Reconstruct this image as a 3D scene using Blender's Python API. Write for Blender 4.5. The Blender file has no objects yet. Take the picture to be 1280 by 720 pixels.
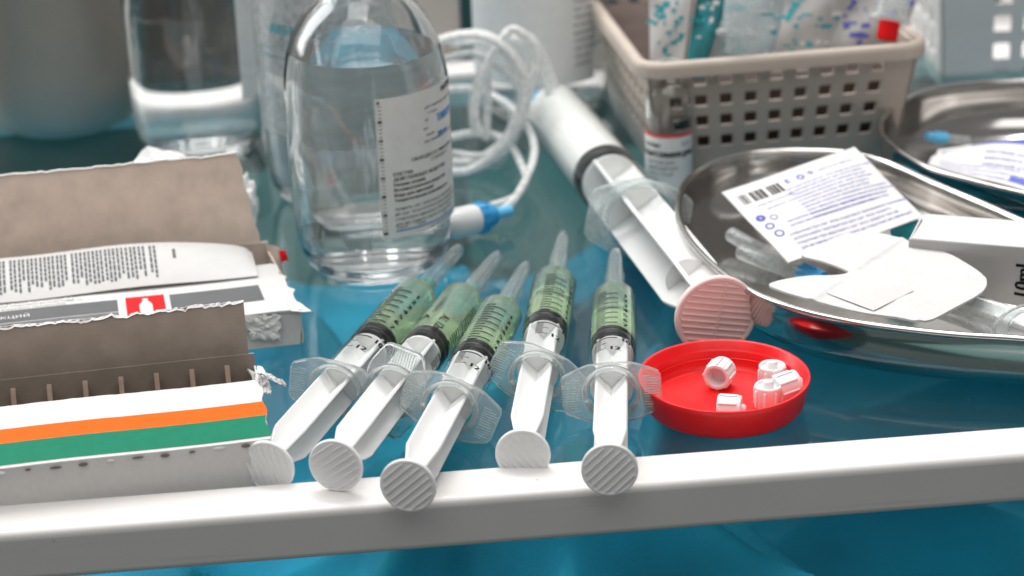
import bpy, math, random
from mathutils import Vector, Matrix
R = math.radians
rnd = random.Random(7)
sc = bpy.context.scene
COL = sc.collection
S = 0.001                                   # everything below is written in millimetres

# ------------------------------------------------------------------ camera
F_PX, PITCH, ROLL, CAM_H = 2700.0, R(23), R(2.0), 332.0
cam_d = bpy.data.cameras.new('camera')
cam = bpy.data.objects.new('camera', cam_d); COL.objects.link(cam)
cam_d.sensor_width = 36; cam_d.lens = F_PX / 1280 * 36
cam_d.clip_start = 0.05; cam_d.clip_end = 50
cam.matrix_world = Matrix.Translation((0, 0, CAM_H * S)) @ Matrix.Rotation(R(90) - PITCH, 4, 'X') @ Matrix.Rotation(-ROLL, 4, 'Z')
cam_d.dof.use_dof = True; cam_d.dof.focus_distance = 0.735; cam_d.dof.aperture_fstop = 9.8
sc.camera = cam

# ------------------------------------------------------------------ light
w = bpy.data.worlds.new('World'); sc.world = w; w.use_nodes = True
w.node_tree.nodes['Background'].inputs[0].default_value = (1.0, 0.985, 0.965, 1)
w.node_tree.nodes['Background'].inputs[1].default_value = 0.20
def area(name, loc, target, sx, sy, watts, col=(1, 1, 1)):
    d = bpy.data.lights.new(name, 'AREA'); d.shape = 'RECTANGLE'; d.size = sx; d.size_y = sy; d.energy = watts; d.color = col
    o = bpy.data.objects.new(name, d); COL.objects.link(o)
    o.location = Vector(loc) * S
    o.rotation_euler = (Vector(target) - Vector(loc)).to_track_quat('-Z', 'Y').to_euler()
    return o
area('ceiling_light', (-100, 800, 1500), (0, 780, 0), 1.1, 0.8, 9.2, (1, 0.98, 0.96))
area('window_light', (-1300, 1450, 800), (0, 800, 30), 0.7, 1.3, 18, (0.97, 0.985, 1))
area('front_ceiling_light', (-50, -150, 1450), (0, 800, 0), 1.8, 0.9, 8.6, (1, 0.985, 0.97))
area('added_wall_light', (-200, 1420, 1400), (-100, 1700, 300), 1.6, 0.3, 22, (1, 0.985, 0.965))  # added unseen lamp, brightens the wall that the bottles refract
sc.view_settings.view_transform = 'Standard'; sc.view_settings.look = 'None'
sc.view_settings.exposure = 0.0; sc.view_settings.gamma = 1.0
sc.render.engine = 'CYCLES'
cy = sc.cycles
cy.use_denoising = True
cy.max_bounces = 20; cy.transparent_max_bounces = 40; cy.transmission_bounces = 18; cy.glossy_bounces = 8; cy.diffuse_bounces = 4
cy.sample_clamp_indirect = 5.0; cy.blur_glossy = 0.3

# ------------------------------------------------------------------ picture point -> place on a plane of known height or depth
def ray(px, py):
    u, v = px - 640.0, 360.0 - py
    c, s = math.cos(ROLL), math.sin(ROLL)
    x, y = u * c + v * s, -u * s + v * c
    return Vector((x / F_PX, math.cos(PITCH) + y / F_PX * math.sin(PITCH), -math.sin(PITCH) + y / F_PX * math.cos(PITCH)))
def P(px, py, z=0.0):
    d = ray(px, py); return Vector((0, 0, CAM_H)) + d * ((z - CAM_H) / d.z)
def at(px, py, Y):
    d = ray(px, py); return Vector((0, 0, CAM_H)) + d * (Y / d.y)

# ------------------------------------------------------------------ materials
def new_mat(name):
    m = bpy.data.materials.new(name); m.use_nodes = True
    nt = m.node_tree; nt.nodes.clear()
    out = nt.nodes.new('ShaderNodeOutputMaterial')
    return m, nt, out
def link(nt, a, b): nt.links.new(a, b)
def noise_col(nt, col, var, scale, detail=4.0):
    tc = nt.nodes.new('ShaderNodeTexCoord'); n = nt.nodes.new('ShaderNodeTexNoise')
    n.inputs['Scale'].default_value = scale; n.inputs['Detail'].default_value = detail
    link(nt, tc.outputs['Object'], n.inputs['Vector'])
    r = nt.nodes.new('ShaderNodeValToRGB')
    r.color_ramp.elements[0].position = 0.3; r.color_ramp.elements[1].position = 0.7
    r.color_ramp.elements[0].color = tuple(c * (1 - var) for c in col[:3]) + (1,)
    r.color_ramp.elements[1].color = tuple(min(1, c * (1 + var)) for c in col[:3]) + (1,)
    link(nt, n.outputs['Fac'], r.inputs['Fac'])
    return r.outputs['Color'], n.outputs['Fac'], tc
def pmat(name, col, rough=0.5, metal=0.0, var=0.05, scale=60, bump=0.0, bscale=None, spec=0.5, sss=0.0, trans=0.0, ior=1.5, coat=0.0, rvar=0.0):
    m, nt, out = new_mat(name)
    b = nt.nodes.new('ShaderNodeBsdfPrincipled')
    c, f, tc = noise_col(nt, col, var, scale)
    link(nt, c, b.inputs['Base Color'])
    b.inputs['Roughness'].default_value = rough; b.inputs['Metallic'].default_value = metal
    b.inputs['Specular IOR Level'].default_value = spec; b.inputs['IOR'].default_value = ior
    b.inputs['Transmission Weight'].default_value = trans; b.inputs['Coat Weight'].default_value = coat
    if sss:
        b.inputs['Subsurface Weight'].default_value = sss; b.inputs['Subsurface Radius'].default_value = (0.003, 0.003, 0.003); b.inputs['Subsurface Scale'].default_value = 1.0
    if rvar:
        mr = nt.nodes.new('ShaderNodeMapRange'); mr.inputs['To Min'].default_value = max(0, rough - rvar); mr.inputs['To Max'].default_value = rough + rvar
        link(nt, f, mr.inputs['Value']); link(nt, mr.outputs['Result'], b.inputs['Roughness'])
    if bump:
        n2 = nt.nodes.new('ShaderNodeTexNoise'); n2.inputs['Scale'].default_value = bscale or scale * 8; n2.inputs['Detail'].default_value = 5
        link(nt, tc.outputs['Object'], n2.inputs['Vector'])
        bp = nt.nodes.new('ShaderNodeBump'); bp.inputs['Strength'].default_value = bump; bp.inputs['Distance'].default_value = 0.0004
        link(nt, n2.outputs['Fac'], bp.inputs['Height']); link(nt, bp.outputs['Normal'], b.inputs['Normal'])
    link(nt, b.outputs['BSDF'], out.inputs['Surface'])
    return m
def thin(name, tint, haze=0.05, rough=0.03, ior=1.5, edge=0.25, milk=(0.85, 0.9, 0.9), dust=0.0, hvar=0.3, hscale=300, power=4.0):
    """clear sheet plastic or pane: lets light straight through, mirrors by Fresnel, slightly milky"""
    m, nt, out = new_mat(name); N = nt.nodes
    tr = N.new('ShaderNodeBsdfTransparent'); tr.inputs[0].default_value = tint + (1,)
    di = N.new('ShaderNodeBsdfDiffuse'); di.inputs[0].default_value = milk + (1,)
    tl = N.new('ShaderNodeBsdfTranslucent'); tl.inputs[0].default_value = milk + (1,)
    dm = N.new('ShaderNodeMixShader'); dm.inputs[0].default_value = 0.35
    link(nt, di.outputs[0], dm.inputs[1]); link(nt, tl.outputs[0], dm.inputs[2])
    lw = N.new('ShaderNodeLayerWeight'); lw.inputs['Blend'].default_value = 0.5
    pw = N.new('ShaderNodeMath'); pw.operation = 'POWER'; pw.inputs[1].default_value = power; link(nt, lw.outputs['Facing'], pw.inputs[0])
    ma = N.new('ShaderNodeMath'); ma.operation = 'MULTIPLY_ADD'; ma.inputs[1].default_value = edge; link(nt, pw.outputs[0], ma.inputs[0])
    tc = N.new('ShaderNodeTexCoord'); no = N.new('ShaderNodeTexNoise'); no.inputs['Scale'].default_value = hscale; no.inputs['Detail'].default_value = 6
    link(nt, tc.outputs['Object'], no.inputs['Vector'])
    mr = N.new('ShaderNodeMapRange'); mr.inputs['From Min'].default_value = 0.3; mr.inputs['From Max'].default_value = 0.7
    mr.inputs['To Min'].default_value = haze * (1 - hvar); mr.inputs['To Max'].default_value = haze * (1 + hvar)
    link(nt, no.outputs['Fac'], mr.inputs['Value']); link(nt, mr.outputs[0], ma.inputs[2])
    hz = ma.outputs[0]
    if dust:
        vo = N.new('ShaderNodeTexVoronoi'); vo.inputs['Scale'].default_value = 90; link(nt, tc.outputs['Object'], vo.inputs['Vector'])
        n3 = N.new('ShaderNodeTexNoise'); n3.inputs['Scale'].default_value = 40; link(nt, tc.outputs['Object'], n3.inputs['Vector'])
        th = N.new('ShaderNodeMath'); th.operation = 'MULTIPLY'; th.inputs[1].default_value = 0.085; link(nt, n3.outputs['Fac'], th.inputs[0])
        sb = N.new('ShaderNodeMath'); sb.operation = 'SUBTRACT'; sb.inputs[1].default_value = 0.022; link(nt, th.outputs[0], sb.inputs[0])
        lt = N.new('ShaderNodeMath'); lt.operation = 'LESS_THAN'; link(nt, vo.outputs['Distance'], lt.inputs[0]); link(nt, sb.outputs[0], lt.inputs[1])
        ml = N.new('ShaderNodeMath'); ml.operation = 'MULTIPLY'; ml.inputs[1].default_value = dust; link(nt, lt.outputs[0], ml.inputs[0])
        ad = N.new('ShaderNodeMath'); ad.operation = 'ADD'; link(nt, hz, ad.inputs[0]); link(nt, ml.outputs[0], ad.inputs[1]); hz = ad.outputs[0]
    mx = N.new('ShaderNodeMixShader'); link(nt, hz, mx.inputs[0]); link(nt, tr.outputs[0], mx.inputs[1]); link(nt, dm.outputs[0], mx.inputs[2])
    gl = N.new('ShaderNodeBsdfGlossy'); gl.inputs['Roughness'].default_value = rough
    fr = N.new('ShaderNodeFresnel'); fr.inputs[0].default_value = ior
    ge = N.new('ShaderNodeNewGeometry'); iv = N.new('ShaderNodeMath'); iv.operation = 'SUBTRACT'; iv.inputs[0].default_value = 1.0; link(nt, ge.outputs['Backfacing'], iv.inputs[1])
    fm = N.new('ShaderNodeMath'); fm.operation = 'MULTIPLY'; link(nt, fr.outputs[0], fm.inputs[0]); link(nt, iv.outputs[0], fm.inputs[1])
    m2 = N.new('ShaderNodeMixShader'); link(nt, fm.outputs[0], m2.inputs[0]); link(nt, mx.outputs[0], m2.inputs[1]); link(nt, gl.outputs[0], m2.inputs[2])
    link(nt, m2.outputs[0], out.inputs['Surface'])
    return m
def glassmat(name, col, ior, rough=0.0):
    m, nt, out = new_mat(name)
    g = nt.nodes.new('ShaderNodeBsdfGlass'); g.inputs['IOR'].default_value = ior; g.inputs['Roughness'].default_value = rough
    c, f, tc = noise_col(nt, col, 0.01, 20); link(nt, c, g.inputs['Color'])
    link(nt, g.outputs[0], out.inputs['Surface'])
    return m
def cloudy(name, col, ior, amount, milk):
    """clear refracting body with a little cloudiness"""
    m, nt, out = new_mat(name)
    g = nt.nodes.new('ShaderNodeBsdfGlass'); g.inputs['IOR'].default_value = ior; g.inputs['Roughness'].default_value = 0.02
    c, f, tc = noise_col(nt, col, 0.02, 40); link(nt, c, g.inputs['Color'])
    d = nt.nodes.new('ShaderNodeBsdfDiffuse'); d.inputs[0].default_value = milk + (1,)
    t = nt.nodes.new('ShaderNodeBsdfTranslucent'); t.inputs[0].default_value = milk + (1,)
    a = nt.nodes.new('ShaderNodeMixShader'); a.inputs[0].default_value = 0.4; link(nt, d.outputs[0], a.inputs[1]); link(nt, t.outputs[0], a.inputs[2])
    x = nt.nodes.new('ShaderNodeMixShader'); x.inputs[0].default_value = amount; link(nt, g.outputs[0], x.inputs[1]); link(nt, a.outputs[0], x.inputs[2])
    link(nt, x.outputs[0], out.inputs['Surface'])
    return m
def worn(name, col):
    """enamel with a few specks and faint drag marks"""
    m = pmat(name, col, 0.33, var=0.02, scale=30, bump=0.06, bscale=700, rvar=0.08); nt = m.node_tree; N = nt.nodes
    b = [n for n in N if n.type == 'BSDF_PRINCIPLED'][0]; src = b.inputs['Base Color'].links[0].from_socket
    tc = N.new('ShaderNodeTexCoord'); v = N.new('ShaderNodeTexVoronoi'); v.inputs['Scale'].default_value = 75; link(nt, tc.outputs['Object'], v.inputs['Vector'])
    n = N.new('ShaderNodeTexNoise'); n.inputs['Scale'].default_value = 33; link(nt, tc.outputs['Object'], n.inputs['Vector'])
    a = N.new('ShaderNodeMath'); a.operation = 'MULTIPLY_ADD'; a.inputs[1].default_value = 0.16; a.inputs[2].default_value = -0.062; link(nt, n.outputs['Fac'], a.inputs[0])
    l = N.new('ShaderNodeMath'); l.operation = 'LESS_THAN'; link(nt, v.outputs['Distance'], l.inputs[0]); link(nt, a.outputs[0], l.inputs[1])
    mp = N.new('ShaderNodeMapping'); mp.inputs['Scale'].default_value = (6, 260, 260); link(nt, tc.outputs['Object'], mp.inputs['Vector'])
    n2 = N.new('ShaderNodeTexNoise'); n2.inputs['Scale'].default_value = 2.0; n2.inputs['Detail'].default_value = 6; link(nt, mp.outputs[0], n2.inputs['Vector'])
    r = N.new('ShaderNodeMapRange'); r.inputs['From Min'].default_value = 0.62; r.inputs['From Max'].default_value = 0.8; r.inputs['To Max'].default_value = 0.22; link(nt, n2.outputs['Fac'], r.inputs['Value'])
    sm = N.new('ShaderNodeMath'); sm.operation = 'MULTIPLY_ADD'; sm.inputs[1].default_value = 0.6; sm.use_clamp = True; link(nt, l.outputs[0], sm.inputs[0]); link(nt, r.outputs[0], sm.inputs[2])
    mx = N.new('ShaderNodeMixRGB'); mx.inputs[2].default_value = (0.30, 0.27, 0.24, 1); link(nt, sm.outputs[0], mx.inputs[0]); link(nt, src, mx.inputs[1]); link(nt, mx.outputs[0], b.inputs['Base Color'])
    return m
M = {}
M['enamel'] = worn('white_enamel', (0.80, 0.78, 0.765))
M['table_glass'] = thin('table_glass', (0.67, 0.875, 0.845), haze=0.02, rough=0.03, ior=1.5, edge=0.05, milk=(0.5, 0.66, 0.66), dust=0.5, hscale=25)
M['glass_edge'] = pmat('glass_edge', (0.05, 0.25, 0.22), 0.1)
M['drape'] = pmat('blue_drape', (0.006, 0.29, 0.47), 0.75, var=0.25, scale=14, bump=0.4, bscale=700)
M['shelf'] = pmat('dark_shelf', (0.022, 0.075, 0.08), 0.4, var=0.2, scale=10)
M['wall'] = pmat('wall_paint', (0.66, 0.655, 0.64), 0.8, var=0.08, scale=4)
M['white_pl'] = pmat('white_plastic', (0.84, 0.84, 0.835), 0.32, var=0.015, scale=80, sss=0.15)
M['bounce_pl'] = pmat('red_bounce_plastic', (0.93, 0.68, 0.645), 0.4, var=0.02, scale=80, sss=0.15)  # pink stands in for red light bounced off the lid
M['clear'] = thin('clear_plastic', (0.97, 0.985, 0.98), haze=0.005, rough=0.05, edge=0.08, ior=1.28)
M['flange'] = cloudy('flange_plastic', (0.99, 0.995, 0.993), 1.46, 0.20, (0.84, 0.88, 0.88))
M['frost'] = thin('frosted_plastic', (0.88, 0.90, 0.90), haze=0.28, rough=0.2, edge=0.5)
M['cap'] = thin('needle_cap_plastic', (0.93, 0.95, 0.95), haze=0.06, rough=0.06, edge=0.30)
M['ampoule'] = thin('ampoule_glass', (0.96, 0.98, 0.98), haze=0.02, rough=0.01, edge=1.6, milk=(0.95, 0.96, 0.96), power=2.2)
M['ribm'] = thin('ridge_plastic', (0.85, 0.9, 0.9), haze=0.36, rough=0.1, edge=0.3, milk=(0.9, 0.95, 0.95))
M['liquid'] = cloudy('refraction_tinted_solution', (0.84, 0.98, 0.76), 1.36, 0.24, (0.78, 0.82, 0.72))  # clear solution; green of the refracted surroundings put into its colour
M['milk'] = pmat('white_emulsion', (0.90, 0.89, 0.87), 0.4, var=0.01)
M['rubber'] = pmat('black_rubber', (0.006, 0.006, 0.007), 0.3, var=0.2, spec=0.15)
M['grey_rubber'] = pmat('dark_grey_rubber', (0.008, 0.009, 0.011), 0.4, spec=0.2, var=0.2)
M['ink'] = pmat('black_ink', (0.015, 0.015, 0.018), 0.5, var=0.1, spec=0.12)
M['greyink'] = pmat('grey_ink', (0.16, 0.16, 0.17), 0.6, var=0.2, scale=400, spec=0.12)
M['blueink'] = pmat('blue_ink', (0.02, 0.22, 0.62), 0.5, var=0.1)
M['violet'] = pmat('violet_ink', (0.12, 0.13, 0.46), 0.6, var=0.2, scale=500, spec=0.12)
M['hub'] = thin('teal_hub_plastic', (0.25, 0.80, 0.70), haze=0.8, rough=0.15, milk=(0.12, 0.62, 0.52))
M['steel'] = pmat('needle_steel', (0.6, 0.6, 0.6), 0.2, metal=1.0)
M['dish'] = pmat('polished_steel', (0.60, 0.58, 0.56), 0.13, metal=1.0, var=0.06, scale=25, bump=0.06, bscale=60, rvar=0.06)
M['vessel'] = pmat('dull_steel', (0.36, 0.31, 0.265), 0.45, metal=0.4, var=0.06, scale=12)
M['red'] = pmat('red_plastic', (0.88, 0.008, 0.012), 0.36, var=0.05, scale=90, bump=0.10, bscale=350, sss=0.05, rvar=0.12)
M['bottle'] = glassmat('bottle_glass', (0.993, 0.997, 0.995), 1.5)
M['water'] = glassmat('clear_solution', (0.996, 0.998, 0.998), 1.333)
M['paper'] = pmat('white_paper', (0.70, 0.695, 0.685), 0.65, var=0.02, scale=200, bump=0.1, bscale=900, spec=0.12)
M['bright_label'] = pmat('bright_label_paper', (0.86, 0.86, 0.85), 0.5, var=0.02, spec=0.12)
M['label'] = pmat('label_paper', (0.76, 0.76, 0.75), 0.5, var=0.03, scale=200, spec=0.12)
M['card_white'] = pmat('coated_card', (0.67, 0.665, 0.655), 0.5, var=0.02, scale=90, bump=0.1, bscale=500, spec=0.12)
M['card_front'] = pmat('grey_card', (0.64, 0.63, 0.615), 0.75, var=0.025, scale=400, bump=0.25, bscale=700, spec=0.12)
M['kraft'] = pmat('kraft_card', (0.75, 0.61, 0.52), 0.85, var=0.10, scale=110, bump=0.3, bscale=900, spec=0.12)
M['divider'] = pmat('brown_divider_card', (0.30, 0.215, 0.16), 0.85, var=0.12, scale=110, bump=0.3, bscale=900)
M['kraft_dark'] = pmat('grey_brown_card', (0.35, 0.295, 0.25), 0.85, var=0.10, scale=110, bump=0.3, bscale=900, spec=0.12)
M['orange'] = pmat('orange_print', (0.80, 0.125, 0.004), 0.5, var=0.04, scale=300, spec=0.12)
M['green'] = pmat('green_print', (0.002, 0.19, 0.105), 0.5, var=0.06, scale=300, spec=0.12)
M['redprint'] = pmat('red_print', (0.85, 0.012, 0.015), 0.5, var=0.03, spec=0.12)
M['greyprint'] = pmat('grey_print', (0.135, 0.14, 0.145), 0.5, var=0.05, spec=0.12)
M['torn'] = pmat('torn_fibre', (0.82, 0.81, 0.80), 0.95, var=0.04, scale=300, bump=0.6, bscale=1200)
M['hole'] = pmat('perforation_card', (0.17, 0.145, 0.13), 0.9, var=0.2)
M['tube'] = thin('tube_plastic', (0.85, 0.88, 0.88), haze=0.82, rough=0.15, edge=0.3, milk=(0.90, 0.905, 0.895))
M['tube_white'] = pmat('drip_white', (0.78, 0.80, 0.80), 0.3, var=0.02)
M['blue_pl'] = pmat('blue_plastic', (0.03, 0.33, 0.66), 0.3, var=0.05, sss=0.1)
M['ltblue'] = pmat('light_blue_plastic', (0.15, 0.55, 0.85), 0.3, var=0.05)
M['basket'] = pmat('beige_plastic', (0.50, 0.43, 0.37), 0.45, var=0.04, scale=80)
M['basket_white'] = pmat('pale_plastic', (0.78, 0.765, 0.755), 0.45, var=0.03)
M['wadding'] = pmat('cotton_wadding', (0.88, 0.88, 0.88), 0.95, var=0.03, bump=0.6, bscale=300)
M['nonwoven'] = pmat('nonwoven_white', (0.66, 0.65, 0.645), 0.8, var=0.035, scale=500, bump=0.35, bscale=1500, spec=0.12)
M['pad'] = pmat('gauze_pad', (0.655, 0.645, 0.64), 0.85, var=0.03, scale=700, bump=0.4, bscale=2000, spec=0.12)
M['tealfilm'] = pmat('teal_film', (0.03, 0.22, 0.25), 0.3, var=0.4, scale=60)
M['packfilm'] = pmat('pack_film', (0.50, 0.58, 0.60), 0.22, var=0.25, scale=40, bump=0.5, bscale=90)
M['packgrey'] = pmat('pack_paper', (0.46, 0.45, 0.44), 0.4, var=0.25, scale=45, bump=0.4, bscale=80)
M['tealink'] = pmat('teal_ink', (0.02, 0.36, 0.42), 0.5)
M['bandblue'] = pmat('band_blue', (0.09, 0.12, 0.50), 0.5, var=0.1)
M['hole_shade'] = pmat('dark_hole_shade', (0.07, 0.045, 0.038), 0.8, var=0.15)  # dark brown put in for the shade inside the basket holes
M['beige_card'] = pmat('beige_card', (0.56, 0.51, 0.47), 0.7, var=0.05)
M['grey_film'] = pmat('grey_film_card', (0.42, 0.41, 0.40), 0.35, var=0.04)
M['veil'] = thin('translucent_label', (0.86, 0.88, 0.88), haze=0.45, rough=0.2, edge=0.1, milk=(0.75, 0.76, 0.76))
M['brown'] = pmat('brown_label', (0.22, 0.17, 0.13), 0.7, var=0.15, scale=20)

# ------------------------------------------------------------------ mesh building
class MB:
    def __init__(s): s.v = []; s.f = []; s.m = []
    def add(s, vs, fs, mi=0):
        o = len(s.v); s.v += [Vector(p) for p in vs]; s.f += [tuple(i + o for i in f) for f in fs]; s.m += [mi] * len(fs)
    def build(s, name, mats, parent=None, smooth=True, angle=None, bevel=0.0, seg=2):
        me = bpy.data.meshes.new(name)
        me.from_pydata([tuple(p * S) for p in s.v], [], s.f)
        mats = mats if isinstance(mats, (list, tuple)) else [mats]
        for m in mats: me.materials.append(m)
        if len(mats) > 1: me.polygons.foreach_set('material_index', s.m)
        if smooth:
            me.polygons.foreach_set('use_smooth', [True] * len(me.polygons))
            if angle is not None: me.set_sharp_from_angle(angle=R(angle))
        me.update()
        o = bpy.data.objects.new(name, me); COL.objects.link(o)
        if parent is not None: o.parent = parent
        if bevel:
            b = o.modifiers.new('bevel', 'BEVEL'); b.width = bevel * S; b.segments = seg; b.limit_method = 'ANGLE'; b.angle_limit = R(35)
        return o
    def box(s, c, d, rot=None, mi=0):
        vs = [Vector((x * d[0] / 2, y * d[1] / 2, z * d[2] / 2)) for x in (-1, 1) for y in (-1, 1) for z in (-1, 1)]
        if rot is not None: vs = [rot @ v for v in vs]
        s.add([v + Vector(c) for v in vs], [(0, 1, 3, 2), (4, 6, 7, 5), (0, 4, 5, 1), (2, 3, 7, 6), (0, 2, 6, 4), (1, 5, 7, 3)], mi)
    def lathe(s, prof, n=48, axis='Z', mat=None, mi=0, closed=False):
        """profile of (radius, height); radius 0 makes a pole"""
        rings = []; vs = []
        for r, h in prof:
            if r <= 1e-6: rings.append([len(vs)]); vs.append(Vector((0, 0, h)))
            else:
                rings.append(list(range(len(vs), len(vs) + n)))
                vs += [Vector((r * math.cos(2 * math.pi * i / n), r * math.sin(2 * math.pi * i / n), h)) for i in range(n)]
        fs = []
        pairs = list(zip(rings, rings[1:])) + ([(rings[-1], rings[0])] if closed else [])
        for a, b in pairs:
            for i in range(n):
                j = (i + 1) % n
                if len(a) == 1 and len(b) == 1: continue
                if len(a) == 1: fs.append((a[0], b[j], b[i]))
                elif len(b) == 1: fs.append((a[i], a[j], b[0]))
                else: fs.append((a[i], a[j], b[j], b[i]))
        if axis == 'Y': vs = [Vector((v.x, v.z, -v.y)) for v in vs]
        if mat is not None: vs = [mat @ v for v in vs]
        s.add(vs, fs, mi)
    def prism(s, outline, z0, z1, mat=None, mi=0):
        n = len(outline)
        vs = [Vector((x, y, z0)) for x, y in outline] + [Vector((x, y, z1)) for x, y in outline]
        if mat is not None: vs = [mat @ v for v in vs]
        fs = [tuple(range(n - 1, -1, -1)), tuple(range(n, 2 * n))] + [(i, (i + 1) % n, n + (i + 1) % n, n + i) for i in range(n)]
        s.add(vs, fs, mi)
    def tube(s, pts, r, n=12, mi=0, caps=True):
        pts = [Vector(p) for p in pts]; rr = r if isinstance(r, (list, tuple)) else [r] * len(pts)
        up = Vector((0.13, 0.21, 0.97)).normalized(); vs = []; prev = None
        for i, p in enumerate(pts):
            t = (pts[min(i + 1, len(pts) - 1)] - pts[max(i - 1, 0)]).normalized()
            a = (prev if prev is not None else up); a = (a - t * a.dot(t))
            if a.length < 1e-4: a = t.orthogonal()
            a.normalize(); prev = a; b = t.cross(a)
            vs += [p + (a * math.cos(2 * math.pi * k / n) + b * math.sin(2 * math.pi * k / n)) * rr[i] for k in range(n)]
        fs = []
        for i in range(len(pts) - 1):
            for k in range(n): fs.append((i * n + k, i * n + (k + 1) % n, (i + 1) * n + (k + 1) % n, (i + 1) * n + k))
        if caps: fs += [tuple(range(n - 1, -1, -1)), tuple(range((len(pts) - 1) * n, len(pts) * n))]
        s.add(vs, fs, mi)
    def sheet(s, fn, nu, nv, th=0.0, mi=0, mi_back=None):
        """surface fn(u,v), 0..1; th > 0 gives it thickness below its normal"""
        g = [[Vector(fn(i / nu, j / nv)) for j in range(nv + 1)] for i in range(nu + 1)]
        top = [p for row in g for p in row]
        idx = lambda i, j: i * (nv + 1) + j
        fs = [(idx(i, j), idx(i + 1, j), idx(i + 1, j + 1), idx(i, j + 1)) for i in range(nu) for j in range(nv)]
        if not th: s.add(top, fs, mi); return
        low = []
        for i in range(nu + 1):
            for j in range(nv + 1):
                a = g[min(i + 1, nu)][j] - g[max(i - 1, 0)][j]; b = g[i][min(j + 1, nv)] - g[i][max(j - 1, 0)]
                low.append(g[i][j] - a.cross(b).normalized() * th)
        o = len(top)
        s.add(top + low, fs, mi)
        base = len(s.v) - 2 * o
        mb = mi if mi_back is None else mi_back
        def raw(f, m): s.f.append(tuple(i + base for i in f)); s.m.append(m)
        for f in fs: raw(tuple(i + o for i in reversed(f)), mb)
        for i in range(nu):
            raw((idx(i + 1, 0), idx(i, 0), o + idx(i, 0), o + idx(i + 1, 0)), mi); raw((idx(i, nv), idx(i + 1, nv), o + idx(i + 1, nv), o + idx(i, nv)), mi)
        for j in range(nv):
            raw((idx(0, j), idx(0, j + 1), o + idx(0, j + 1), o + idx(0, j)), mi); raw((idx(nu, j + 1), idx(nu, j), o + idx(nu, j), o + idx(nu, j + 1)), mi)

def tag(o, label=None, cat=None, group=None, kind=None):
    for k, v in (('label', label), ('category', cat), ('group', group), ('kind', kind)):
        if v: o[k] = v
    return o
def thing(name, label, cat, loc=(0, 0, 0), group=None):
    o = bpy.data.objects.new(name, None); COL.objects.link(o); o.location = Vector(loc) * S; o.empty_display_size = 0.01
    return tag(o, label, cat, group)
def quad(A, B, C, D, bulge=0.0, noise=0.0, seed=0):
    """A(0,0) B(1,0) C(1,1) D(0,1)"""
    A, B, C, D = map(Vector, (A, B, C, D)); n = (B - A).cross(D - A).normalized()
    def fn(u, v):
        p = A * (1 - u) * (1 - v) + B * u * (1 - v) + C * u * v + D * (1 - u) * v
        h = bulge * 4 * u * (1 - u) * 4 * v * (1 - v)
        if noise: h += noise * (math.sin(7.3 * u + 3.1 * v + seed) + math.sin(4.1 * v * 2 - 5 * u + seed * 2.3)) * 0.5
        return p + n * h
    return fn
# ---- flat print: text, bars and blocks laid on a surface
_tx = {}
def text2d(body, size):
    if (body, size) not in _tx:
        c = bpy.data.curves.new('lettering', 'FONT'); c.body = body; c.size = size; c.resolution_u = 2
        o = bpy.data.objects.new('lettering', c); me = o.to_mesh()
        vs = [(v.co.x, v.co.y) for v in me.vertices]; fs = [tuple(p.vertices) for p in me.polygons]
        o.to_mesh_clear(); bpy.data.objects.remove(o); bpy.data.curves.remove(c)
        _tx[(body, size)] = (vs, fs)
    return _tx[(body, size)]
def T(body, x, y, size, mi=0, rot=0, bold=0, sx=1.0):
    vs, fs = text2d(body, size); c, s_ = math.cos(R(rot)), math.sin(R(rot))
    out = []
    for dx in ([0] if not bold else [-bold, 0, bold]):
        out.append(([(x + (a * sx + dx) * c - b * s_, y + (a * sx + dx) * s_ + b * c) for a, b in vs], fs, mi))
    return out
def B(x0, y0, x1, y1, mi=0, n=1, m=1):
    vs = [(x0 + (x1 - x0) * i / n, y0 + (y1 - y0) * j / m) for i in range(n + 1) for j in range(m + 1)]
    fs = [(i * (m + 1) + j, (i + 1) * (m + 1) + j, (i + 1) * (m + 1) + j + 1, i * (m + 1) + j + 1) for i in range(n) for j in range(m)]
    return [(vs, fs, mi)]
def ring2(x, y, r0, r1, mi=0, n=20):
    vs = [(x + r * math.cos(2 * math.pi * i / n), y + r * math.sin(2 * math.pi * i / n)) for i in range(n) for r in (r0, r1)]
    return [(vs, [(2 * i, 2 * i + 1, (2 * i + 3) % (2 * n), (2 * i + 2) % (2 * n)) for i in range(n)], mi)]
def printed(items, fn, mats, parent, name='print'):
    """fn(x,y) in mm -> point just above the surface"""
    mb = MB()
    for vs, fs, mi in items: mb.add([fn(x, y) for x, y in vs], fs, mi)
    return mb.build(name, mats, parent, smooth=False)
def on_quad(q, W, Hh, off=0.12):
    def fn(x, y):
        u, v = x / W, y / Hh; e = 0.01
        p = q(u, v); n = (q(u + e, v) - q(u - e, v)).cross(q(u, v + e) - q(u, v - e)).normalized()
        return p + n * off
    return fn
def on_cyl(r, a0, sgn=1, off=0.0):
    """x runs round the cylinder from angle a0, y along its +Z"""
    def fn(x, y):
        a = a0 + sgn * x / r; return Vector(((r + off) * math.cos(a), (r + off) * math.sin(a), y))
    return fn
def lorem(words, x, y, size, lines, lead, wid, mi=0, seed=1, sx=1.0):
    rr = random.Random(seed); out = []
    for k in range(lines):
        t = ''
        while len(t) * size * 0.52 * sx < wid - size: t += rr.choice(words) + ' '
        out += T(t.strip(), x, y - k * lead, size, mi, sx=sx)
    return out
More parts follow.
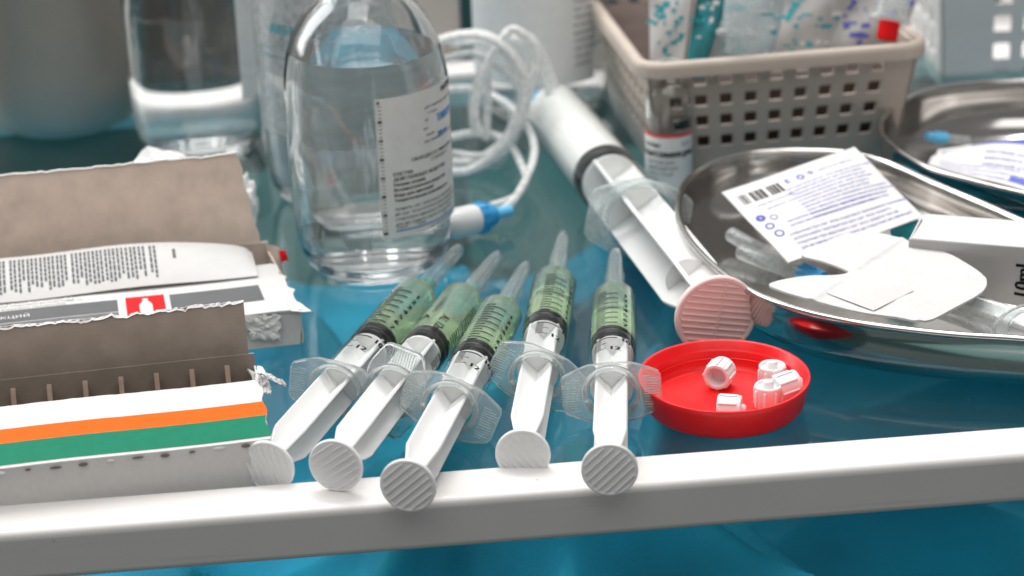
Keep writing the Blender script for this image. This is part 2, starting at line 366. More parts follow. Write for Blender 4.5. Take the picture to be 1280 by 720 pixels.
def smooth_loop(pts, k=6):
    pts = [Vector(p) for p in pts]; n = len(pts); out = []
    for i in range(n):
        p0, p1, p2, p3 = pts[i - 1], pts[i], pts[(i + 1) % n], pts[(i + 2) % n]
        for j in range(k):
            t = j / k
            out.append(0.5 * ((2 * p1) + (p2 - p0) * t + (2 * p0 - 5 * p1 + 4 * p2 - p3) * t * t + (3 * p1 - p0 - 3 * p2 + p3) * t ** 3))
    return out
def smooth_path(pts, k=8):
    pts = [Vector(p) for p in pts]; q = [pts[0] * 2 - pts[1]] + pts + [pts[-1] * 2 - pts[-2]]; out = []
    for i in range(1, len(q) - 2):
        p0, p1, p2, p3 = q[i - 1:i + 3]
        for j in range(k):
            t = j / k
            out.append(0.5 * ((2 * p1) + (p2 - p0) * t + (2 * p0 - 5 * p1 + 4 * p2 - p3) * t * t + (3 * p1 - p0 - 3 * p2 + p3) * t ** 3))
    return out + [pts[-1]]

# ================================================================== the surface: a trolley with a glass top
ra, rb = P(0, 628, 5), P(1280, 530, 5)
yaw = math.atan2((rb - ra).y, (rb - ra).x)
trolley = thing('instrument_trolley', 'white enamelled trolley with a glass top on which everything stands', 'trolley', ((ra + rb) / 2).to_tuple()[:2] + (0,))
trolley.rotation_euler.z = yaw
DEP = 430.0; HW = 520.0; SHELF = -132.0
m = MB(); m.prism([(5, 0), (5, -21.5), (-15, -17.6), (-15, 0)], -HW, HW, Matrix(((0, 0, 1, 0), (0, 1, 0, 0), (1, 0, 0, 0), (0, 0, 0, 1)))); m.build('front_rail', M['enamel'], trolley, bevel=3.0, seg=5, angle=60)
m = MB(); m.box((0, DEP + 10, -4.8), (2 * HW, 21, 19.6)); m.build('back_rail', M['enamel'], trolley, bevel=3.2, seg=4)
for sx in (-1, 1):
    m = MB(); m.box((sx * (HW - 10), DEP / 2, -4.9), (20, DEP - 0.6, 19.4)); m.build('side_rail', M['enamel'], trolley, bevel=3.2, seg=3)
m = MB(); m.add([(-HW + 20, 0.1, 0), (HW - 20, 0.1, 0), (HW - 20, DEP - 0.6, 0), (-HW + 20, DEP - 0.6, 0)], [(0, 1, 2, 3)])
m.build('glass_top', M['table_glass'], trolley, smooth=False)
m = MB(); m.box((0, DEP / 2 + 120, SHELF), (2 * HW, DEP + 260, 6)); m.build('lower_shelf', M['shelf'], trolley, bevel=1)
# blue drape lying in folds under the glass
def drape(u, v):
    x = -400 + 800 * u; y = 640 + 395 * v
    a = x * 0.030 + y * 0.022 + 1.2 * math.sin(x * 0.011 - y * 0.006); b_ = x * 0.017 - y * 0.041 + 0.9 * math.sin(y * 0.017 + x * 0.008)
    z = -104 + 20 * (1 - abs(math.sin(a * 0.75))) ** 1.3 + 14 * (1 - abs(math.sin(b_ * 0.7 + 0.4))) ** 1.4 + 6 * math.sin(x * 0.013 + 0.5) + 2.0 * math.sin(x * 0.07 + 2 * math.sin(y * 0.03))
    for c_, k_, o_, w_, h_ in ((0.94, -0.34, 285, 12, 26), (0.8, 0.6, -445, 14, 24), (0.97, -0.24, 140, 10, 22), (0.55, 0.83, -590, 13, 24), (0.7, 0.71, -560, 11, 20)):
        z += h_ * math.exp(-((x * c_ + y * k_ + o_ + 6 * math.sin(y * 0.03)) / w_) ** 2)
    return Vector((x, y, min(z, -28)))
m = MB(); m.sheet(drape, 240, 160, th=1.0)
tag(m.build('blue_drape', M['drape']), 'crumpled blue cloth lying in folds below the glass top', 'cloth')
m = MB(); m.box((0, 1700, 0), (5000, 40, 2600)); tag(m.build('wall', M['wall'], smooth=False), kind='structure')
m = MB(); m.box((0, 1676, -450), (5000, 8, 870)); tag(m.build('added_dark_band', M['shelf'], smooth=False), kind='structure')  # dark band added to darken what shows through the glass top
m = MB(); m.box((0, 1200, -900), (5000, 4000, 40)); tag(m.build('floor', M['shelf'], smooth=False), kind='structure')

# ================================================================== syringes
def flange_outline(w, h, rc):
    pts = [(w / 2, h * 0.25), (w / 2 - 0.5, h * 0.31), (w / 2 - 1.8, h * 0.35), (w * 0.27, h * 0.47), (w * 0.2, h * 0.5), (0, h / 2 + 0.2)]
    half = pts + [(-x, y) for x, y in reversed(pts[:-1])]
    return half + [(x, -y) for x, y in reversed(half)]
def ring_plate(mb, outline, hole, y0, y1, n=64):
    """plate across Y with a round hole: outline resampled by angle"""
    def rad(a):
        d = Vector((math.cos(a), math.sin(a))); best = 0
        for i in range(len(outline)):
            p, q = Vector(outline[i]), Vector(outline[(i + 1) % len(outline)])
            e = q - p; den = d.x * e.y - d.y * e.x
            if abs(den) < 1e-9: continue
            t = (p.x * e.y - p.y * e.x) / den; s_ = (p.x * d.y - p.y * d.x) / den
            if t > 0 and -1e-6 <= s_ <= 1 + 1e-6: best = max(best, t)
        return best
    vs = []
    for i in range(n):
        a = 2 * math.pi * i / n; r = rad(a); c, s_ = math.cos(a), math.sin(a)
        b = 0.35
        for rr, y in ((hole, y0), (r - b, y0), (r, y0 + b), (r, y1 - b), (r - b, y1), (hole, y1)): vs.append((rr * c, y, rr * s_))
    fs = []
    for i in range(n):
        j = (i + 1) % n
        for k in range(6): fs.append((i * 6 + k, i * 6 + (k + 1) % 6, j * 6 + (k + 1) % 6, j * 6 + k))
    mb.add(vs, fs)
def on_barrel(r, a0):
    def fn(x, y):                       # x round the barrel (to the right when the needle points away), y towards the needle
        a = a0 - x / r; return Vector((r * math.cos(a), y, r * math.sin(a)))
    return fn
def make_plunger(root, r, ext, seal_y, disc_r, mats, tip=0.5, side_gusset=False):
    rt = r * 0.87; rn = r * 0.52
    p = MB(); th = 1.1 * r / 8.5
    for k in range(4):
        Mx = Matrix.Rotation(R(45 + 90 * k), 4, 'Y')
        out = [(0.0, -ext), (rn * 0.98, -ext), (rn, -ext + 0.13 * ext), (rt * 0.93, -ext + 0.26 * ext), (rt, -ext + 0.30 * ext), (rt, seal_y), (0.0, seal_y)]
        p.prism([(x, y) for x, y in out], -th / 2, th / 2, Mx)
    for y, rr in ((3.0 * r / 8.5, rt * 0.985), (seal_y - 2.0, rt * 1.0)):
        p.lathe([(0, y - 0.6), (rr, y - 0.6), (rr, y + 0.6), (0, y + 0.6)], 32, 'Y')
    if side_gusset: p.lathe([(0, -ext * 0.66), (rt * 0.66, -ext * 0.66), (rt * 0.66, -ext * 0.66 + 1.2), (0, -ext * 0.66 + 1.2)], 32, 'Y')
    pl = p.build('plunger', mats[0], root, bevel=0.25 * r / 8.5, smooth=True, angle=40)
    d = MB(); t = 1.7 * disc_r / 9
    y0 = -ext
    d.lathe([(0, y0), (disc_r * 0.93, y0), (disc_r, y0 - 0.25 * t), (disc_r, y0 - 0.8 * t), (disc_r * 0.97, y0 - t), (disc_r * 0.90, y0 - t), (disc_r * 0.88, y0 - 0.85 * t), (0, y0 - 0.85 * t)], 56, 'Y')
    nr = 7 if disc_r < 12 else 11
    for i in range(nr):
        c = (i - (nr - 1) / 2) * (disc_r * 1.70 / nr)
        L = math.sqrt(max(0, (disc_r * 0.88) ** 2 - c * c)) * 2 * 0.97
        if side_gusset: d.box((0, y0 - 0.95 * t, c), (L, 0.7, 0.55), Matrix.Rotation(R(0), 3, 'Y'))
        else:
            w_ = 0.5
            rot = Matrix.Rotation(R(-45), 3, 'Y')
            d.box(rot @ Vector((0, y0 - 0.98 * t, c)), (L, 0.75, w_), rot)
    if side_gusset: d.box((0.8, y0 - 0.97 * t, 0), (0.7, 0.5, disc_r * 1.7))
    d.build('thumb_disc', mats[1], pl, smooth=True, angle=35, bevel=0.12)
    return pl
def make_syringe():
    root = thing('syringe', '', 'syringe')
    r, L, seal = 8.5, 86.0, 35.0
    b = MB(); b.lathe([(7.9, 0.5), (r, 0.6), (r, L - 3), (r - 0.5, L - 1.2), (r - 1.8, L), (2.4, L + 1.6), (2.2, L + 2.2), (2.1, L + 9)], 56, 'Y')
    b.build('barrel', M['clear'], root, angle=50)
    f = MB(); ring_plate(f, flange_outline(34, 21.2, 9.5), 7.9, -1.0, 1.3)
    f.lathe([(r - 0.4, -1.4), (r + 1.3, -1.4), (r + 1.5, -1.0), (r + 1.5, 1.2), (r + 0.2, 2.6)], 56, 'Y')
    f.build('flange', M['flange'], root, angle=40)
    for sx in (-1, 1):
        g = MB()                            # one comb of fine raised ridges per finger wing
        for k in range(-7, 8):
            z = k * 0.95; x1 = 16.2 - max(0, abs(z) - 4.4) * 2.2; x0 = max(10.8, math.sqrt(max(0, 10.9 ** 2 - z * z)))
            if x1 - x0 > 0.8: g.box((sx * (x0 + x1) / 2, -1.12, z), (x1 - x0, 0.34, 0.30))
        g.box((sx * 16.5, -1.10, 0), (0.3, 0.3, 9.0))
        g.build('grip_pad', M['ribm'], root, smooth=False)
    # graduations, numerals and the makers' lettering round the barrel
    it = []; step = 4.7; y10 = seal - 7.0; y0 = y10 + 10 * step
    for k in range(1, 21):
        v = k / 2; y = y0 - v * step; ln = 8.4 if k % 2 == 0 else 3.8
        it += B(-6.0, y - 0.42, -6.0 + ln, y + 0.42, n=6)
    for k in range(1, 11): 
        y = y10 - k * step / 5; it += B(-6.0, y - 0.22, -6.0 + (4.6 if k % 5 == 0 else 2.6), y + 0.22, n=4)
    for v in range(1, 10): it += T(str(v), 4.4, y0 - v * step - 1.3, 3.8, bold=0.24)
    it += T('10', 3.6, y10 - 1.8, 4.0, bold=0.22); it += T('12', -0.6, y10 - 2 * step - 1.2, 4.0, bold=0.22, sx=1.1)
    it += T('10ml', -29.5, y10 - 4.0, 5.0, bold=0.2, sx=1.0)
    it += T('AL 12ml', -13.5, 52.0, 4.6, bold=0.16, rot=-90); it += T('СТЕРИЛЬНО', -18, 66, 2.2, rot=-90)
    it += T('AA', -24.0, 47, 5.0, bold=0.2); 
    for k in range(0, 24): it += B(21.0, y0 - k * step / 2 - 0.12, 24.5 + (2.0 if k % 2 == 0 else 0), y0 - k * step / 2 + 0.12, n=3)
    printed(it, on_barrel(r + 0.06, R(90)), M['ink'], root, 'scale_print')
    s = MB(); s.lathe([(0, seal - 1), (7.0, seal - 1), (7.9, seal - 0.6), (8.05, seal), (8.05, seal + 1.6), (7.4, seal + 2.1), (7.3, seal + 3.4), (8.05, seal + 4.0), (8.05, seal + 5.6), (7.6, seal + 6.2), (4.5, seal + 7.6), (0, seal + 8.4)], 48, 'Y')
    s.build('seal', M['rubber'], root, angle=60)
    q = MB(); q.lathe([(0, seal + 8.6), (4.5, seal + 7.8), (7.7, seal + 6.5), (8.0, seal + 7.0), (8.0, L - 3.2), (7.5, L - 1.4), (6.4, L - 0.5), (2.0, L + 1.2), (0, L + 1.4)], 48, 'Y')
    q.build('liquid', M['liquid'], root, angle=60)
    pl = make_plunger(root, r, 58.0, seal - 1.0, 9.0, (M['white_pl'], M['white_pl']))
    h = MB(); h.lathe([(0, L + 2), (3.4, L + 2), (3.5, L + 4), (3.0, L + 9), (2.3, L + 13), (0, L + 13.2)], 24, 'Y')
    for k in range(4): h.box(Matrix.Rotation(R(90 * k), 3, 'Y') @ Vector((3.1, L + 6, 0)), (1.4, 6, 0.8), Matrix.Rotation(R(90 * k), 3, 'Y'))
    h.build('needle_hub', M['hub'], root, angle=40)
    n = MB(); n.lathe([(0.45, L + 12), (0.45, L + 43), (0, L + 46)], 10, 'Y'); n.build('needle', M['steel'], root)
    c = MB(); c.lathe([(3.7, L + 6), (3.9, L + 6), (3.5, L + 16), (3.0, L + 40), (2.6, L + 48), (1.6, L + 49.6), (0, L + 50), (0, L + 49.2), (1.4, L + 48.8), (2.2, L + 47.5), (2.6, L + 40), (3.1, L + 16)], 24, 'Y', closed=True)
    for k in range(6): c.box(Matrix.Rotation(R(60 * k), 3, 'Y') @ Vector((3.4, L + 17, 0)), (0.7, 18, 0.6), Matrix.Rotation(R(60 * k), 3, 'Y'))
    c.build('needle_cap', M['cap'], root, angle=40)
    return root
def children(o): return [c for c in bpy.data.objects if c.parent == o]
def copy_tree(o, parent=None):
    c = o.copy(); COL.objects.link(c); c.parent = parent
    for ch in children(o): copy_tree(ch, c)
    return c
def aim(root, d, t, frac, roll):
    """origin at the flange, +Y towards the needle"""
    y = (Vector(t) - Vector(d)).normalized(); x = y.cross(Vector((0, 0, 1))).normalized(); z = x.cross(y)
    Mr = Matrix((x, y, z)).transposed() @ Matrix.Rotation(R(roll), 3, 'Y')
    root.matrix_world = Matrix.Translation((Vector(d) + y * frac) * S) @ Mr.to_4x4()
spec = [  # disc centre, needle-end, heights, roll of barrel, roll of plunger, label
    ((337, 581, 9.6), (583, 300, 8.5), 8, -4, -65, 'syringe nearest the striped carton, thumb disc half hidden by the rail'),
    ((421, 580, 14), (612, 332, 8.5), 108, -112, 12, 'syringe lying in the middle of the three crossed ones, finger wings upright'),
    ((511, 605, 14), (652, 342, 8.5), 22, -14, -5, 'third syringe from the striped carton, thumb disc hanging furthest over the rail'),
    ((654, 566, 9.6), (707, 279, 8.5), 26, -26, -85, 'syringe with its thumb disc behind the rail, needle cap beside the huge syringe'),
    ((762, 585, 14), (769, 323, 8.5), -4, 4, 0, 'syringe standing straight beside the red lid, thumb disc on the rail'),
]
proto = make_syringe()
syr = [proto] + [copy_tree(proto) for _ in spec[1:]]
for o, (d, t, br, pr, dr_, lab) in zip(syr, spec):
    aim(o, P(*d), P(*t), 58.0, br); tag(o, lab, 'syringe', 'filled syringes with white plungers lying on the glass')
    for c in children(o):
        if c.name.startswith('plunger'):
            c.rotation_euler.y = R(pr)
            for e_ in children(c): e_.rotation_euler.y = R(dr_)
# the huge syringe with white content
big = thing('large_syringe', 'huge white syringe with a black seal and thumb disc with painted red bounce', 'syringe')
r, L, seal = 14.3, 146.0, 47.0
b = MB(); b.lathe([(13.5, 0.5), (r, 0.8), (r, L - 5), (r - 1, L - 2), (r - 3, L), (4.5, L + 3), (3.6, L + 5), (3.2, L + 18)], 64, 'Y'); b.build('barrel', M['clear'], big, angle=50)
f = MB(); ring_plate(f, flange_outline(43, 31, 16), 13.5, -1.5, 1.5); f.lathe([(r - 0.6, -2.0), (r + 1.8, -2.0), (r + 2.2, -1.4), (r + 2.2, 2.0), (r + 0.2, 4.5)], 64, 'Y'); f.build('flange', M['frost'], big, angle=40)
s = MB(); s.lathe([(0, seal - 1.5), (13.0, seal - 1.5), (13.9, seal - 0.8), (13.95, seal + 6.0), (13.0, seal + 6.6), (0, seal + 8)], 48, 'Y'); s.build('seal', M['grey_rubber'], big, angle=60)
q = MB(); q.lathe([(0, seal + 8.2), (13.0, seal + 7.0), (13.7, seal + 6.8), (13.7, L - 5.2), (12.6, L - 2.2), (11, L - 0.6), (4, L + 2.2), (0, L + 2.6)], 48, 'Y'); q.build('content', M['milk'], big, angle=60)
make_plunger(big, r, 101.0, seal - 1.5, 15.4, (M['white_pl'], M['bounce_pl']), side_gusset=True)
aim(big, P(893, 392, 15.4), P(676, 118, 14.5), 101.0, 12)

# ================================================================== red lid and the five little stoppers
cc = P(905, 470, 11.5)
lid = thing('screw_lid', 'bright red plastic screw lid lying upturned with white stoppers inside', 'lid', (cc.x, cc.y, 0))
m = MB(); m.lathe([(0, 0.2), (24.6, 0.2), (26.4, 0.8), (27.6, 2.6), (29.0, 9.5), (29.6, 11.6), (29.4, 12.1), (28.9, 12.2), (28.2, 11.8), (27.7, 9.5), (26.9, 8.9), (26.6, 8.3), (26.4, 4.0), (25.6, 2.4), (24.2, 1.9), (0, 1.9)], 96)
m.build('lid_shell', M['red'], lid, angle=50)
m = MB(); m.lathe([(26.1, 6.4), (25.75, 6.15), (25.75, 5.75), (26.1, 5.5)], 80, closed=False); m.build('thread_ring', M['red'], lid)
def make_stopper():
    t = thing('luer_stopper', '', 'stopper')
    m = MB(); m.lathe([(0, 8.6), (1.5, 8.6), (1.8, 8.2), (1.8, 7.0), (3.7, 7.0), (3.9, 8.0), (4.4, 8.1), (4.75, 7.7), (4.75, 0.3), (4.5, 0), (3.6, 0), (3.3, 0.4), (3.1, 4.6), (1.2, 5.0), (0, 5.0)], 40)
    m.build('stopper_body', M['white_pl'], t, angle=40)
    for k in range(8):
        a = Matrix.Rotation(R(45 * k), 3, 'Z'); g = MB(); g.box(a @ Vector((4.8, 0, 3.5)), (0.8, 0.95, 6.4), a); g.build('grip_rib', M['white_pl'], t, bevel=0.3)
    p = MB(); p.lathe([(1.9, 6.9), (1.85, 8.9), (1.4, 9.5), (0, 9.6)], 24); p.build('pin', M['white_pl'], t, angle=40)
    return t
sp = make_stopper()
def put(o, px, py, z, rot):
    p = P(px, py, z); o.location = p * S; o.rotation_euler = tuple(R(a) for a in rot)
F0 = 2.0
stop = [(895, 472, F0 + 5.2, (-90, 0, -25), 'white stopper tipped on its side showing its hollow end in the red lid'),
        (965, 482, F0, (0, 0, 10), 'white stopper standing upright near the far wall of the red lid'),
        (971, 487, F0 + 5.1, (-80, 0, -72), 'white stopper lying on its side between the two upright ones'),
        (960, 507, F0, (0, 0, 25), 'white stopper standing upright close behind the lid\'s near wall'),
        (897, 510, F0 + 5.1, (90, 0, 78), 'white stopper lying flat on its own, half hidden by the lid\'s near wall')]
for i, (px, py, z, rot, lab) in enumerate(stop):
    o = sp if i == 0 else copy_tree(sp)
    put(o, px, py, z, rot); tag(o, lab, 'stopper', 'small white stoppers in the red lid')

# ================================================================== steel dishes
def dish(name, label, px, z):
    loop = smooth_loop([P(a, b, z) for a, b in px], 8); n = len(loop)
    c = sum(loop, Vector()) / n
    area2 = sum(loop[i].x * loop[(i + 1) % n].y - loop[(i + 1) % n].x * loop[i].y for i in range(n)); sg = 1 if area2 > 0 else -1
    nor = []
    for i in range(n):
        t = (loop[(i + 2) % n] - loop[i - 2]); nor.append(Vector((t.y, -t.x, 0)).normalized() * sg)
    prof = [(-24, 1.2), (-18, 1.3), (-12, 2.6), (-7, 5.6), (-3.4, 9.6), (-1.8, 13), (-1.1, z - 6), (-1.0, z - 0.9), (-0.4, z + 0.35), (0.7, z + 0.55), (1.5, z + 0.1), (1.75, z - 0.7), (1.3, z - 1.5), (0.3, z - 1.8), (-0.2, z - 2.6), (-0.3, z - 6), (-1.0, 12.6), (-2.6, 8.9), (-6.4, 4.7), (-11.6, 1.7), (-18, 0.3), (-24, 0.0)]
    mb = MB(); k = len(prof); vs = []
    for i in range(n):
        for o, zz in prof:
            p = loop[i] + nor[i] * o; vs.append(Vector((p.x - c.x, p.y - c.y, zz)))
    if sg < 0: order = lambda f: f
    else: order = lambda f: tuple(reversed(f))
    fs = [order((i * k + j, ((i + 1) % n) * k + j, ((i + 1) % n) * k + j + 1, i * k + j + 1)) for i in range(n) for j in range(k - 1)]
    fs.append(tuple(i * k for i in (range(n) if sg > 0 else range(n - 1, -1, -1)))); fs.append(tuple(i * k + k - 1 for i in (range(n - 1, -1, -1) if sg > 0 else range(n))))
    mb.add(vs, fs)
    o = mb.build(name, M['dish'], smooth=True, angle=60); o.location = Vector((c.x, c.y, 0)) * S
    return tag(o, label, 'dish')
ZR = 25.0
dish('steel_dish', 'polished steel kidney dish holding an opened sachet and a white dressing', [(849, 258), (856, 230), (880, 208), (920, 194), (965, 188), (1010, 187), (1060, 190), (1112, 203), (1170, 229), (1230, 254), (1290, 280), (1350, 300), (1410, 318), (1470, 345), (1490, 385), (1450, 420), (1380, 432), (1280, 421), (1200, 416), (1130, 409), (1060, 399), (1000, 386), (950, 367), (905, 340), (870, 307), (853, 280)], ZR)
dish('steel_dish', 'second steel dish further back holding a blue banded sachet', [(1101, 158), (1107, 143), (1125, 128), (1155, 114), (1200, 105), (1280, 100), (1380, 102), (1450, 120), (1490, 160), (1470, 215), (1420, 250), (1350, 256), (1280, 240), (1230, 228), (1170, 211), (1131, 191), (1109, 173)], 28.0)

# opened sachet
VW = ['для', 'наружного', 'применения', 'раствор', 'спиртовой', 'салфетка', 'инъекций', 'стерильно', 'хранить', 'при', 'температуре', 'не', 'выше', 'использовать']
q = quad(P(985, 328, 22), P(1154, 272, 25), P(1068, 183, 38), P(902, 241, 29), bulge=1.6, noise=0.5)
sa = thing('wipe_sachet', 'white sachet printed with a barcode and violet text propped on the dish rim', 'sachet', q(0.5, 0.5))
def local(fn, o): 
    off = o.location / S
    return lambda u, v: Vector(fn(u, v)) - off
ql = local(q, sa)
m = MB(); m.sheet(ql, 24, 24, th=0.5); m.build('sachet_paper', M['paper'], sa, angle=50)
W_, H_ = 64.0, 48.0
it = []
x = 4.0
rr = random.Random(3)
while x < 22:
    wd = rr.choice([0.5, 0.5, 0.9, 1.2]); it += B(x, 36.5, x + wd, 42.5, 1); x += wd + rr.choice([0.3, 0.4, 0.6])
    if rr.random() < 0.16: x += 1.2
it += lorem(VW, 23, 36.0, 1.7, 10, 2.2, 34, 0, 5)
it += lorem(VW, 8, 33.0, 1.5, 1, 2.2, 14, 0, 6); it += lorem(VW, 10, 29.5, 1.5, 1, 2, 12, 0, 8)
it += lorem(VW, 9, 11.5, 1.9, 4, 2.6, 47, 0, 9)
it += lorem(VW, 12, 18.6, 1.6, 2, 2.6, 40, 0, 19)
it += T('Е', 26, 40, 3.6, bold=0.3); it += ring2(33, 41, 0.9, 1.7); it += ring2(38, 41.5, 0.6, 1.2); it += T('ЧИСТО И МЯГКО', 41, 40.2, 2.0)
it += ring2(4.8, 26.5, 0.5, 2.0); it += ring2(5.2, 20.5, 1.2, 1.9); it += ring2(6.0, 15.0, 1.3, 2.0); it += ring2(9.5, 24.3, 1.2, 1.6)
printed(it, on_quad(ql, W_, H_, 0.12), [M['violet'], M['ink']], sa)
# folded white dressing on the sachet and the rim
def zplane(px, py):
    return 23.5 + (408 - py) * 0.055
oc = [(961, 358), (978, 352), (1011, 347), (1040, 346), (1061, 343), (1048, 336), (1026, 329), (1002, 322), (1022, 310), (1055, 295), (1092, 293), (1120, 298), (1142, 305), (1165, 312), (1186, 320), (1207, 331), (1224, 342), (1233, 353), (1231, 363), (1222, 371), (1211, 378), (1185, 391), (1155, 404), (1120, 399), (1080, 393), (1040, 384), (1000, 373), (975, 365)]
pts = smooth_loop([P(a, b, zplane(a, b)) for a, b in oc], 3); cd = sum(pts, Vector()) / len(pts)
dr = thing('wound_dressing', 'folded white nonwoven dressing with a square pad lying across the steel rim', 'dressing', cd)
import bmesh
def poly_sheet(name, pts, th, mat, parent, cuts=0, wob=0.0, folds=()):
    bm = bmesh.new(); vv = [bm.verts.new(p) for p in pts]; f = bm.faces.new(vv)
    bm.normal_update()
    if f.normal.z < 0: bmesh.ops.reverse_faces(bm, faces=[f])
    bmesh.ops.triangulate(bm, faces=bm.faces[:])
    for _ in range(cuts): bmesh.ops.subdivide_edges(bm, edges=bm.edges[:], cuts=1, use_grid_fill=True)
    if wob:
        for v in bm.verts: v.co.z += wob * (math.sin(v.co.x * 0.23 + 1) + math.sin(v.co.y * 0.31 + v.co.x * 0.11))
    for a_, b_, h_ in folds:
        a_, b_ = Vector(a_) - cd, Vector(b_) - cd; d_ = (b_ - a_).xy.normalized()
        for v in bm.verts:
            r_ = (v.co - a_).xy; v.co.z += h_ * math.exp(-((r_.x * d_.y - r_.y * d_.x) / 1.3) ** 2)
    bmesh.ops.triangulate(bm, faces=bm.faces[:])
    ret = bmesh.ops.extrude_face_region(bm, geom=bm.faces[:])
    for v in [g for g in ret['geom'] if isinstance(g, bmesh.types.BMVert)]: v.co.z += th
    bmesh.ops.recalc_face_normals(bm, faces=bm.faces[:])
    mb = MB(); bm.verts.index_update(); mb.add([v.co.copy() for v in bm.verts], [tuple(v.index for v in f.verts) for f in bm.faces]); bm.free()
    return mb.build(name, mat, parent, smooth=True, angle=40)
poly_sheet('dressing_sheet', [p - cd for p in pts], 0.8, M['nonwoven'], dr, 3, 0.10, [(P(1142, 300, 27), P(1020, 375, 25), 0.55), (P(1150, 404, 24), P(1090, 336, 26), 0.4), (P(1010, 320, 28), P(1190, 345, 27), 0.35)])
pad = [(1080, 338), (1142, 363), (1092, 388), (1033, 366)]
pp = [P(a, b, zplane(a, b) + 0.99) - cd for a, b in pad]
m = MB(); m.sheet(quad(*pp, bulge=0.5) if (pp[1] - pp[0]).cross(pp[3] - pp[0]).z > 0 else quad(pp[0], pp[3], pp[2], pp[1], bulge=0.5), 6, 6, th=0.15); m.build('pad', M['pad'], dr, angle=40)
# clear needle sheaths in the dish
def rod(name, label, cat, a, b, r0, r1, mat, group=None, hub=None):
    a, b = Vector(a), Vector(b); t = thing(name, label, cat, a, group); d = b - a; l = d.length
    m = MB(); m.lathe([(0, 0), (r0 * 0.8, 0.2), (r0, 0.9), (r0, 2), (r1, l - 1.5), (r1 * 0.8, l - 0.4), (0, l)], 20); o = m.build('sheath', mat, t, angle=50)
    if hub:
        h = MB(); h.lathe([(0, l + 0.1), (r1 * 1.15, l + 0.1), (r1 * 1.2, l + 2), (r1 * 1.0, l + 11), (0, l + 11.2)], 20)
        for k in range(4): h.box(Matrix.Rotation(R(90 * k), 3, 'Z') @ Vector((r1 * 1.15, 0, l + 4)), (1.2, 0.8, 6), Matrix.Rotation(R(90 * k), 3, 'Z'))
        h.build('hub', hub, t, angle=40)
    t.rotation_euler = d.to_track_quat('Z', 'Y').to_euler()
    return t
rod('needle_sheath', 'cloudy clear needle sheath lying under the sachet in the steel dish', 'needle sheath', P(912, 292, 8), P(978, 330, 5), 3.0, 3.4, M['frost'], 'used needle sheaths in the steel dish')
rod('needle_sheath', 'cloudy needle sheath with a blue hub poking out beside the white dressing', 'needle sheath', P(925, 314, 11), P(1003, 342, 12), 3.2, 3.6, M['frost'], 'used needle sheaths in the steel dish', M['blue_pl'])
rod('needle_sheath', 'teal ribbed needle hub showing between sachet and white carton', 'needle hub', P(1080, 297, 13), P(1118, 291, 17), 3.2, 3.6, M['frost'], None, M['tealink'])
# white carton lying in the dish
c0, c1 = P(1136, 298, 33), P(1330, 313, 35)
bx = thing('medicine_carton', 'white carton with 10ml on its side lying in the steel dish', 'carton', c0)
dirx = (c1 - c0); diry = Vector((-dirx.y, dirx.x, 0)).normalized() * 22 + Vector((0, 0, 1.5)); dz = Vector((0, 0, -25))
def face(name, A, Bv, C, D, mat, parent, th=0.6): 
    m = MB(); m.sheet(quad(A, Bv, C, D), 4, 4, th=th); return m.build(name, mat, parent, angle=40)
o0 = Vector()
shift = Vector((1.0, 0, 0))
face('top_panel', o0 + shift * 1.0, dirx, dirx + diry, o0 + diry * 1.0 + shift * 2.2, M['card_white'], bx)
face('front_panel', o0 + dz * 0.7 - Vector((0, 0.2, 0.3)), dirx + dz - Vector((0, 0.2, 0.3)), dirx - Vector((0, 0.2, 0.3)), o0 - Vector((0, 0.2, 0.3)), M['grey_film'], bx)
face('end_panel', o0 + dz * 0.7 + diry, o0 + dz * 0.7, o0 + Vector((0, 0, -0.6)), diry + Vector((0, 0, -0.6)), M['card_front'], bx)
fq = quad(dz * 0.7 - Vector((0, 0.2, 0.3)), dirx + dz - Vector((0, 0.2, 0.3)), dirx - Vector((0, 0.2, 0.3)), -Vector((0, 0.2, 0.3)))
printed(T('10ml', 44.5, 3.5, 7.5, bold=0.3, rot=90), on_quad(fq, dirx.length, 25, 0.15), M['ink'], bx)
# small clear syringe showing its flange below the carton
cs = thing('clear_syringe', 'clear empty syringe lying under the white carton in the steel dish', 'syringe')
m = MB(); m.lathe([(6.0, 0), (6.6, 0.2), (6.6, 56), (5, 58), (2, 59), (2, 66)], 40, 'Y'); m.build('barrel', M['frost'], cs, angle=50)
m = MB(); ring_plate(m, flange_outline(26, 17, 8), 6.0, -0.9, 0.9); m.build('flange', M['flange'], cs, angle=40)
m = MB(); 
for k in range(4): m.prism([(0, -14), (3.4, -14), (5.4, -8), (5.4, 40), (0, 40)], -0.5, 0.5, Matrix.Rotation(R(45 + 90 * k), 4, 'Y'))
m.build('plunger', M['white_pl'], cs, bevel=0.2, smooth=True, angle=40)
a_, b_ = P(1275, 411, 17), P(1165, 372, 14)
y = (b_ - a_).normalized(); xx = y.cross(Vector((0, 0, 1))).normalized(); zz = xx.cross(y)
cs.matrix_world = Matrix.Translation(a_ * S) @ Matrix((xx, y, zz)).transposed().to_4x4()
